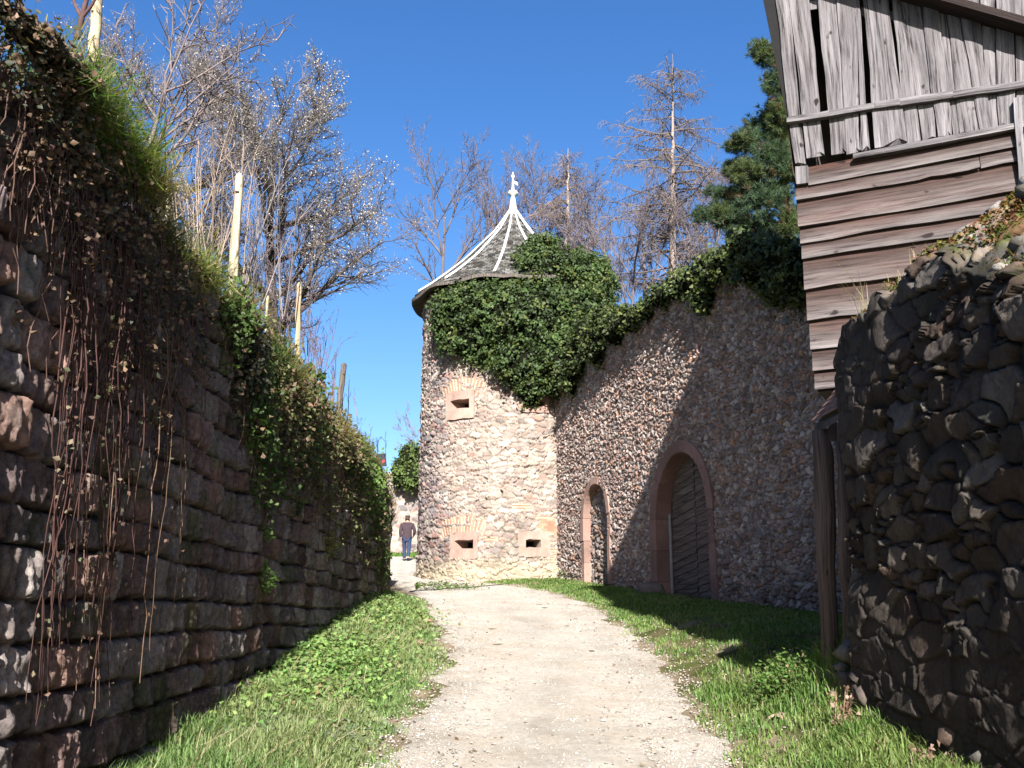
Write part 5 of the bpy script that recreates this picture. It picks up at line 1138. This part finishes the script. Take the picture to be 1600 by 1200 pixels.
        leaves('dry_leaves', P, np.tile((0.6, -0.6, 0.3), (len(P), 1)), np.full(len(P), 0.03), palette(r.random(len(P)), [(0.22,0.12,0.08),(0.28,0.22,0.14),(0.14,0.08,0.06),(0.16,0.17,0.09),(0.11,0.07,0.05)]), M['leaf_soft'], seed, root)
    runners('thick cluster of reddish bare vines hanging to the wall foot, leftmost of the clusters', [100, 112, 118, 122, 128], 11, 330, 1120, 22, (0.11, 0.06, 0.052))
    runners('second cluster of reddish bare vines hanging in front of the blocks, a little further right', [186, 192, 198, 208], 12, 320, 1110, 20, (0.11, 0.06, 0.052))
    runners('sparse thin vines trailing down the right side of the hanging vine clusters', [250, 275, 160], 13, 560, 1120, 13, (0.24, 0.15, 0.1))
    # pale broad leaves catching the light
    n = 90; P = np.array([onL(r_[0], r_[1], 0.2) for r_ in zip(rng.normal(170, 70, n), rng.uniform(80, 700, n))])
build_left_growth()

# ------------------------------------------------------------------ grass of the verges
def build_grass():
    rng = np.random.default_rng(17)
    def mk(n, ymin, ymax, pw, side):
        y = ymin+(ymax-ymin)*rng.random(n)**pw
        if side == 'L':
            a = np.full(n, XW+0.07); b = edgeL(y)+0.05+0.18*(fbm(y*2.5, y*0, 31, 3)-0.5)*2; k = rng.random(n); x = a+(b-a)*k; ed = b-x
        else:
            a = edgeR(y)-0.05+0.18*(fbm(y*2.5+9, y*0, 32, 3)-0.5)*2; b = np.where(y < 7.3, nwx(y), np.where(y < 9.6, 3.6, wx(y)-0.08)); b = np.where((y > 9.6) & (y < 16), np.minimum(b, 5.0), b); k = rng.random(n); x = a+(b-a)*k; ed = x-a
        return x, y, ed
    # left verge: lush
    x, y, ed = mk(60000, 5.2, 21.5, 1.5, 'L'); n = len(x)
    cl = fbm(x*2.2, y*2.2, 44, 3); keep = rng.random(n) < np.clip(sstep(0, 0.25, ed)*1.0+0.25, 0, 1)*sstep(0.22, 0.42, cl+0.1); x, y, ed, cl = x[keep], y[keep], ed[keep], cl[keep]; n = len(x)
    P = np.stack([x, y, G(x, y)-0.01], -1); h = (0.05+0.17*sstep(0.05, 0.9, ed)*(0.3+1.2*cl)); h = h*np.interp(y, [5, 9, 20], [1.1, 0.85, 0.8])
    base = np.where((fbm(x*1.3, y*1.3, 45, 2) > 0.5)[:, None], np.array((0.22, 0.34, 0.11)), np.array((0.33, 0.41, 0.17)))*rng.uniform(0.65, 1.35, (n, 1)); dm = rng.random(n) < 0.06; base[dm] = np.array((0.4, 0.34, 0.18))
    o = blades('grass', P, h, 0.0028+0.00035*y, base, 21, 0.6); tag(o, 'lush green grass on the verge below the left wall', 'grass', kind='stuff')
    # right verge, shorter
    x, y, ed = mk(62000, 5.0, 27.5, 1.6, 'R'); n = len(x); cl = fbm(x*1.8+4, y*1.8, 46, 4); keep = rng.random(n) < np.clip(sstep(0, 0.3, ed)+0.15, 0, 1)*(0.12+0.88*sstep(0.36, 0.5, cl+0.05*(y > 12)+0.1*(y < 8.5))); keep &= ((x-TC[0])**2+(y-TC[1])**2 > (TR+0.05)**2); x, y, ed, cl = x[keep], y[keep], ed[keep], cl[keep]; n = len(x)
    tall = np.exp(-((ed-1.1)/0.5)**2)*sstep(10.5, 9, y)+0.9*np.exp(-(((x-2.1)/0.35)**2+((y-9.0)/0.5)**2))
    P = np.stack([x, y, G(x, y)-0.01], -1); h = 0.035+0.05*cl+0.1*tall
    base = np.where((cl > 0.52)[:, None], np.array((0.17, 0.29, 0.07)), np.array((0.25, 0.35, 0.1)))*rng.uniform(0.65, 1.3, (n, 1)); dm = rng.random(n) < 0.08; base[dm] = np.array((0.42, 0.36, 0.2))
    o = blades('grass', P, h, 0.0028+0.0004*y, base, 22, 0.7); tag(o, 'short patchy grass on the verge between the gravel and the right walls', 'grass', kind='stuff')
    # far verge strip beyond the tower
    n = 3500; y = rng.uniform(42.5, 48, n); x = rng.uniform(-7.5, -3.3, n); k = (x < edgeL(y)-0.05) | (x > edgeR(y)+0.05) | (y > 45.5); x, y = x[k], y[k]; n = len(x)
    o = blades('grass', np.stack([x, y, G(x, y)], -1), np.full(n, 0.22), np.full(n, 0.02), greens(rng, n, (0.16, 0.27, 0.05)), 23, 0.5); tag(o, 'grass at the foot of the far wall beyond the walking person', 'grass', kind='stuff')
    # nettles and ground-ivy leaves on the left verge
    def weeds(u, v, rx, ry, n, size, col, lab, seed, hh=0.16, yy=None):
        r = np.random.default_rng(seed); c = onRoad(u, v, 0.25); x = c[0]+r.normal(0, rx, n); y = c[1]+r.normal(0, ry, n); x = np.maximum(x, XW+0.1)
        cl = fbm(x*5, y*5, seed, 2); P = np.stack([x, y, G(x, y)+0.05+r.random(n)*hh*(0.5+cl)], -1)
        o = leaves('weed_patch', P, np.tile((0, -0.2, 1.0), (n, 1)), np.full(n, size), greens(r, n, col, 0.35, 0.04), M['leaf_soft'], seed, None, 0.5); tag(o, lab, 'weeds', 'leafy weed patches', 'stuff')
    weeds(500, 1030, 0.32, 1.1, 8000, 0.05, (0.25, 0.38, 0.11), 'leafy bright green weeds against the foot of the left wall', 71)
    weeds(560, 965, 0.4, 1.6, 7000, 0.055, (0.26, 0.36, 0.12), 'leafy weeds on the verge near the far end of the left wall', 72, 0.14)
    weeds(440, 1110, 0.3, 0.4, 1800, 0.035, (0.2, 0.24, 0.13), 'low purplish green weeds in the grass nearer the camera', 73, 0.1)
    weeds(905, 893, 0.35, 0.8, 1500, 0.06, (0.23, 0.34, 0.1), 'leafy weeds at the foot of the walled-up small doorway', 74, 0.22)
    weeds(690, 905, 0.5, 0.25, 500, 0.06, (0.13, 0.2, 0.05), 'weeds along the left front foot of the tower', 75, 0.12)
    weeds(1215, 1075, 0.12, 0.2, 900, 0.035, (0.13, 0.22, 0.05), 'leafy clump at the edge of the shade on the right verge', 76, 0.2)
    # straw stalks leaning out of the left grass
    n = 150; y = rng.uniform(5.6, 13, n); x = rng.uniform(XW+0.2, -1.2, n); P = np.stack([x, y, G(x, y)], -1); S = []
    for p in P:
        d = np.array((rng.normal(0.2, 0.5), rng.normal(0, 0.4), 0.9)); d /= np.linalg.norm(d); L = rng.uniform(0.15, 0.45); m_ = p+d*L*0.5; e = m_+(d+np.array((0.2, 0, -0.35)))*L*0.5; S += [(*p, *m_, 0.003, 0.0025), (*m_, *e, 0.0025, 0.0015)]
    o = segs_mesh('straw', S, 3, M['twig'], None, (0.5, 0.42, 0.25), rng, 0.2); tag(o, 'dry straw stalks among the green grass of the left verge', 'straw', kind='stuff')
build_grass()

# ------------------------------------------------------------------ small things on the verges
def stone(name, c, r, col, label, seed, group='loose stones beside the track'):
    rng = np.random.default_rng(seed); nu, nv_ = 14, 9; V = []; Fs = []
    for j in range(nv_+1):
        for i in range(nu):
            t = math.pi*j/nv_; f = 2*math.pi*i/nu; d = np.array((math.sin(t)*math.cos(f), math.sin(t)*math.sin(f), math.cos(t))); q = np.sign(d)*np.abs(d)**0.72
            k = 1+0.22*(vn(np.array([q[0]*2+seed]), np.array([q[1]*2+q[2]*2]), seed)[0]-0.5)*2; V.append(np.array(c)+q*np.array(r)*k)
    for j in range(nv_):
        for i in range(nu): Fs.append((j*nu+i, j*nu+(i+1) % nu, (j+1)*nu+(i+1) % nu, (j+1)*nu+i))
    o = mesh_np(name, np.array(V), np.array(Fs), M['rubble'], None, np.tile(col, (len(V), 1))*rng.uniform(0.9, 1.1, (len(V), 1))); tag(o, label, 'stone', group); return o
def gpt(u, v, lift=0.0):
    p = onRoad(u, v, lift); p[2] = float(G(p[0], p[1])); return p
for k, (u, v, r, col, lab) in enumerate(((660,962,(0.16,0.12,0.05),(0.42,0.25,0.19),'flat reddish stone on the left edge of the track, uppermost of three'),(648,978,(0.12,0.16,0.05),(0.46,0.3,0.22),'pinkish stone at the left track edge, middle of three'),(645,998,(0.16,0.13,0.04),(0.44,0.27,0.2),'flat pink slab at the left track edge, lowest of three'),(1018,928,(0.3,0.2,0.16),(0.24,0.2,0.17),'dark stone block in the shade left of the large arched door'),(1135,938,(0.28,0.2,0.1),(0.22,0.19,0.17),'low dark stone right of the large arched door foot'))):
    p = gpt(u, v, 0.12); stone('loose_stone', p+np.array((0, 0, r[2]*0.3)), r, col, lab, 5+k)
def build_pipe():
    p = gpt(1212, 1112, 0.2); root = empty('clay_pipe', tuple(p), 'broken clay drain pipe end poking out of the grass at the shade edge', 'pipe'); mb = MB(); n = 14
    d = np.array((0.45, 0.75, 0.0)); d /= np.linalg.norm(d); sx = np.array((d[1], -d[0], 0)); 
    for (L_, r0) in ((0.0, 0.085), (0.55, 0.085), (0.55, 0.068), (0.0, 0.068)):
        for k in range(n+1):
            t = math.pi*(-0.12+1.24*k/n); mb.v.append(tuple(p+d*L_+sx*math.cos(t)*r0+np.array((0, 0, math.sin(t)*r0-0.01)))); mb.uv.append((k, L_))
    for r_ in range(3):
        for k in range(n): a = r_*(n+1)+k; mb.f.append((a, a+1, a+n+2, a+n+1))
    for k in range(n): mb.f.append((3*(n+1)+k, 3*(n+1)+k+1, k+1, k))
    mb.build('pipe_shell', m_plain('clay', (0.45, 0.33, 0.23), 0.25, 12), root)
build_pipe()
def dryweed(u, v, h, label, seed):
    r = np.random.default_rng(seed); p = gpt(u, v, 0.2); root = empty('dead_weed', tuple(p), label, 'dead weed', 'dead brown weeds by the right wall'); st = []; lf = []
    for k in range(6):
        st = []; q = p+np.array((r.normal(0, 0.03), r.normal(0, 0.03), 0)); d = np.array((r.normal(0.0, 0.2), r.normal(0, 0.2), 1.0)); d /= np.linalg.norm(d); L = h*r.uniform(0.5, 1)
        for i in range(6):
            e = q+d*L/6; st.append((*q, *e, 0.004, 0.003)); q = e; d += r.normal(0, 0.08, 3)
            for _ in range(4): lf.append(q+r.normal(0, 0.018, 3))
        segs_mesh('stalk', st, 4, M['twig'], root, (0.4, 0.27, 0.18), r)
    P = np.array(lf); leaves('dead_leaves', P, r.normal(0, 1, P.shape), np.full(len(P), 0.035), palette(r.random(len(P)), [(0.42,0.27,0.2),(0.3,0.18,0.12),(0.5,0.36,0.28)]), M['leaf_soft'], seed, root)
dryweed(1322, 1150, 0.32, 'dead brown dock weed standing at the shade edge on the right', 1); dryweed(1440, 1215, 0.17, 'low dead weed at the bottom right, in front of the ruined wall', 2); dryweed(1492, 1222, 0.15, 'dead weed stalks furthest right at the bottom edge', 3)
def build_dark_bar():  # thin near-black strip, slightly raised above the gravel
    a = gpt(640, 926); b = gpt(785, 915); mb = MB(); n = 12
    a[2] -= 0; d = b-a; s = np.array((0, 1, 0))*0.035
    for k in range(n+1):
        p = a+d*k/n; z = float(G(p[0], p[1])); 
        for (o_, dz) in ((-1, 0.0), (-1, 0.034), (1, 0.034), (1, 0.0)): mb.v.append((p[0], p[1]+o_*0.035, z+dz)); mb.uv.append((o_*0.03, k*0.4))
    for k in range(n):
        for t in range(3): mb.f.append((k*4+t, k*4+t+1, (k+1)*4+t+1, (k+1)*4+t))
    mb.f.append((0,1,2,3)); q = n*4; mb.f.append((q+3,q+2,q+1,q))
    o = mb.build('dark_bar', M['iron']); tag(o, 'thin dark bar laid across the gravel track before the tower', 'drain bar')
build_dark_bar()

# ------------------------------------------------------------------ beyond the bend
def build_litter():
    rng = np.random.default_rng(55); n = 260; y = 6+14*rng.random(n)**1.4; a, b = edgeL(y), edgeR(y); x = a+(b-a)*np.where(rng.random(n) < 0.7, np.where(rng.random(n) < 0.5, rng.random(n)*0.2, 1-rng.random(n)*0.25), rng.random(n))
    P = np.stack([x, y, G(x, y)+0.025], -1)
    o = leaves('fallen_leaves', P, np.tile((0, 0, 1.0), (n, 1)), np.full(n, 0.035), palette(rng.random(n), [(0.25,0.14,0.09),(0.35,0.22,0.14),(0.18,0.11,0.08),(0.4,0.3,0.2)]), M['leaf_soft'], 56, None, 0.4); tag(o, 'scattered dry brown leaves along the gravel track', 'leaves', kind='stuff')
build_litter()
def build_far():
    # sunlit wall across the view
    y = 48.0; x0, x1 = -11.0, -1.5; z0, z1 = 3.6, onY(620, 738, y)[2]; xs = np.arange(x0, x1, 0.05); zs = np.arange(z0, z1, 0.05); X, Z = np.meshgrid(xs, zs)
    h, c, p = rubble(X, Z, 0.36, 0.2, 91, 0.05, 0.3, PAL_TOWER, (0.5, 0.42, 0.33), 0.4, 1.1); c = c*0.8+0.02
    o = empty('far_wall', (-6, y, 4), 'sunlit rubble wall closing the view beyond the walking person', 'stone wall')
    mesh_np('rubble_face', np.stack([X, y-h, Z], -1).reshape(-1, 3), gridfaces(*X.shape), M['rubble'], o, c.reshape(-1, 3), True)
    mb = MB(); mb.add([(x0, y, z1-0.04), (x1, y, z1-0.04), (x1, y+0.5, z1-0.04), (x0, y+0.5, z1-0.04), (x0, y+0.5, z0), (x1, y+0.5, z0)], [(0,1,2,3),(3,2,5,4)]); mb.build('wall_core', M['soil'], o)
    # ivy bush on it
    b = [(onY(u, v, yy), np.array((ru, ry, rv))*yy/F) for (u, v, yy, ru, rv, ry) in ((638,715,47.3,17,22,18),(645,740,47.2,18,25,18),(625,735,47.3,15,17,14),(655,725,47.3,18,30,18),(622,750,47.4,9,14,10),(640,752,47.2,14,14,14))]
    r = empty('round_bush', (-5, 47.3, 7), 'rounded yellow-green bush hanging over the far wall beside the tower edge', 'bush'); blob_core('stems', b, core_mat, r, 9); blob_leaves('foliage', b, 130, 0.14, (0.13, 0.19, 0.045), M['leaf_soft'], r, 19, var=0.35, facing=(0, -1, 0.1))  # its 'stems' are dark spheres painting the bush's inner shade
    # pale stone pier past the end of the left wall
    y = 22.5; pl = onY(592, 740, y); pr = onY(606.5, 740, y); zt = pl[2]; xs = np.arange(pl[0]-0.8, pr[0], 0.025); zs = np.arange(1.5, zt, 0.025); X, Z = np.meshgrid(xs, zs)
    h, c, p = rubble(X, Z, 0.3, 0.22, 95, 0.05, 0.25, PAL_TOWER, (0.5, 0.45, 0.36), 0.3, 1.1, small=0.1)
    o = empty('stone_pier', (pl[0], y, 2), 'pale stone wall end just beyond the creeper covered wall, carrying a dark sign', 'stone pier')
    mesh_np('stone_face', np.stack([X, y-h, Z], -1).reshape(-1, 3), gridfaces(*X.shape), M['rubble'], o, (c*1.1).reshape(-1, 3), True)
    mb = MB(); a0 = xs[0]; a1 = xs[-1]; mb.add([(a0, y, zt-0.02), (a1, y, zt-0.02), (a1-1.3, y+5, zt-0.02), (a0-2, y+5, zt-0.02), (a1, y, 1.4), (a1-1.3, y+5, 1.4)], [(0,1,2,3),(1,4,5,2)]); mb.build('stone_side', M['rubble'], o, col=[(0.35, 0.3, 0.25)]*6)
    # hanging sign on its bracket
    y = 22.2; root = empty('wall_sign', tuple(onY(586, 730, y)), 'small dark square sign with a red mark on a bracket beyond the left wall', 'sign')
    def P(u, v, d=0): return onY(u, v, y)+np.array((0, d, 0))
    def sl(name, q, th, mat, par=root): 
        mb = MB(); mb.add([P(*k) for k in q]+[P(*k)+np.array((0, th, 0)) for k in q], [(3,2,1,0),(4,5,6,7),(0,1,5,4),(1,2,6,5),(2,3,7,6),(3,0,4,7)]); return mb.build(name, mat, par)
    navy = m_plain('navy_paint', (0.012, 0.014, 0.035), 0.2, 20, 0.5)
    sl('upright', [(580.5,690),(584.5,690),(584.5,716),(580.5,716)], 0.06, navy); sl('arm', [(584.5,709),(602,708.5),(602,712),(584.5,713)], 0.06, navy)
    pn = sl('panel', [(588,712.2),(602.3,712.2),(604,728),(591,728)], 0.05, navy)
    red = m_plain('red_paint', (0.6, 0.04, 0.05), 0.15, 20, 0.5); mb = MB()
    for q in ([(597,720),(599,718.3),(601.8,718.6),(601.2,721)], [(597,720),(601.2,721),(599.5,725),(597.8,723)]): mb.add([P(*k, -0.012) for k in q]+[P(*k, 0.002) for k in q], [(3,2,1,0),(0,1,5,4),(1,2,6,5),(2,3,7,6),(3,0,4,7)])
    mb.build('emblem', red, pn)
    mb = MB(); mb.ring([P(581, 701), P(574, 711)], [0.012, 0.012], 6); mb.build('stay', navy, root)
    mb = MB(); c0 = P(583, 713, -0.02); mb.box(c0+np.array((0.02, 0, -0.01)), (0.05, 0.02, 0.014)); mb.build('clamp', M['white'], root)
    # low far mound beyond everything on the left
build_far()

# ------------------------------------------------------------------ person
def skinned(name, joints, edges, radii, mat, parent, lv=2, rootj=0, loc=None):
    me = bpy.data.meshes.new(name); me.from_pydata([tuple(j) for j in joints], edges, []); o = bpy.data.objects.new(name, me); COL.objects.link(o); me.materials.append(mat)
    if parent is not None: o.parent = parent
    sk = o.modifiers.new('skin', 'SKIN'); sk.use_smooth_shade = True
    for i, r in enumerate(radii): me.skin_vertices[0].data[i].radius = r if isinstance(r, tuple) else (r, r); me.skin_vertices[0].data[i].use_root = (i == rootj)
    sb = o.modifiers.new('sub', 'SUBSURF'); sb.levels = lv; sb.render_levels = lv
    dg = bpy.context.evaluated_depsgraph_get(); ev = o.evaluated_get(dg); m2 = bpy.data.meshes.new_from_object(ev); o.modifiers.clear(); o.data = m2; return o
def build_person():
    p = onRoad(635, 877); p[2] = float(G(p[0], p[1])); root = empty('person', tuple(p), 'person walking away up the track in a dark brown-purple jacket and blue jeans', 'person')
    root.scale = (1.03, 1.03, 1.03)
    skin = m_plain('skin', (0.5, 0.29, 0.21), 0.1, 30, 0.6); jac = m_plain('brown_jacket', (0.065, 0.042, 0.05), 0.2, 14, 0.9); jean = m_plain('blue_jeans', (0.035, 0.055, 0.12), 0.25, 25, 0.9); shoe = m_plain('black_shoe', (0.012, 0.012, 0.012), 0.2, 20, 0.5); hair = m_plain('dark_hair', (0.05, 0.028, 0.02), 0.3, 60, 0.7)
    # walking away (+Y); left foot forward, weight on the right
    J = [(0,0,0.92),(0,0.01,1.1),(0,0.03,1.3),(0,0.05,1.44),(0,0.075,1.52),(0,0.1,1.6),(0,0.105,1.68),   # 0-6 spine, head
         (-0.1,0,0.88),(-0.1,0.1,0.49),(-0.09,0.06,0.1),(-0.09,0.2,0.045),                                   # 7-10 left leg
         (0.1,0,0.88),(0.09,-0.02,0.48),(0.08,-0.2,0.13),(0.08,-0.09,0.05),                                  # 11-14 right leg
         (-0.19,0.03,1.4),(-0.24,-0.04,1.13),(-0.22,0.0,0.88),(-0.22,0.02,0.8),                              # 15-18 left arm
         (0.19,0.03,1.4),(0.28,0.02,1.16),(0.24,0.16,0.98),(0.22,0.23,0.95)]                                 # 19-22 right arm, bent
    E = [(0,1),(1,2),(2,3),(3,4),(4,5),(5,6),(0,7),(7,8),(8,9),(9,10),(0,11),(11,12),(12,13),(13,14),(3,15),(15,16),(16,17),(17,18),(3,19),(19,20),(20,21),(21,22)]
    R = [(0.15,0.11),(0.14,0.1),(0.16,0.11),(0.1,0.08),0.055,(0.078,0.09),(0.075,0.088),0.085,0.058,0.042,0.036,0.085,0.058,0.042,0.036,0.06,0.042,0.03,0.03,0.06,0.042,0.03,0.03]
    for (wr, dr) in ((18, (0.0, 0.02, -1)), (22, (-0.3, 0.9, -0.2))):
        w0 = np.array(J[wr]); d = np.array(dr, float); d /= np.linalg.norm(d); sd_ = np.array((0, 1.0, 0)) if wr == 18 else np.array((0.2, 0, 1.0))
        for f in range(5):
            o_ = sd_*(f-1.5)*0.018 if f < 4 else sd_*0.035; L = (0.065, 0.075, 0.072, 0.055, 0.05)[f]; dd = d if f < 4 else d*0.6+sd_*0.7
            a = w0+o_+d*(0.045 if f < 4 else 0.005); b = a+dd*L*0.6; inward = np.array((-np.sign(w0[0]), 0, 0)); c = b+(dd*0.6+inward*0.5)*L*0.55; i = len(J); J += [tuple(a), tuple(b), tuple(c)]; E += [(wr, i), (i, i+1), (i+1, i+2)]; R += [0.0095, 0.009, 0.0075]
    skinned('body', J, E, R, skin, root)
    skinned('jacket', [(0,0,0.74),(0,0.0,0.93),(0,0.01,1.12),(0,0.03,1.3),(0,0.05,1.43),(-0.2,0.03,1.4),(-0.26,-0.04,1.13),(-0.235,0.0,0.9),(0.2,0.03,1.4),(0.3,0.02,1.16),(0.25,0.15,0.99)], [(0,1),(1,2),(2,3),(3,4),(4,5),(5,6),(6,7),(4,8),(8,9),(9,10)], [(0.215,0.15),(0.21,0.15),(0.2,0.145),(0.2,0.14),(0.13,0.1),0.09,0.07,0.055,0.09,0.07,0.055], jac, root, 2, 3)
    tr = [(0,0,0.9),(-0.1,0,0.84),(-0.1,0.1,0.49),(-0.09,0.06,0.1),(0.1,0,0.84),(0.09,-0.02,0.48),(0.08,-0.19,0.15)]
    skinned('trousers', tr, [(0,1),(1,2),(2,3),(0,4),(4,5),(5,6)], [0.13,0.105,0.08,0.066,0.105,0.08,0.066], jean, root, 2, 0)
    skinned('shoe', [(-0.09,0.03,0.055),(-0.09,0.13,0.045),(-0.09,0.24,0.038)], [(0,1),(1,2)], [0.052,0.048,0.038], shoe, root, 2, 1)
    skinned('shoe', [(0.08,-0.24,0.1),(0.08,-0.16,0.06),(0.08,-0.07,0.045)], [(0,1),(1,2)], [0.05,0.05,0.04], shoe, root, 2, 1)
    skinned('hair', [(0,0.06,1.585),(0,0.085,1.65),(0,0.1,1.705)], [(0,1),(1,2)], [(0.075,0.06),(0.09,0.085),(0.075,0.078)], hair, root, 2, 1)
    for sx in (-1, 1): skinned('ear', [(0.083*sx,0.1,1.6),(0.092*sx,0.09,1.64)], [(0,1)], [0.014,0.018], skin, root, 1, 0)
    skinned('nose', [(0,0.19,1.635),(0,0.215,1.605)], [(0,1)], [0.01,0.016], skin, root, 1, 0)
build_person()
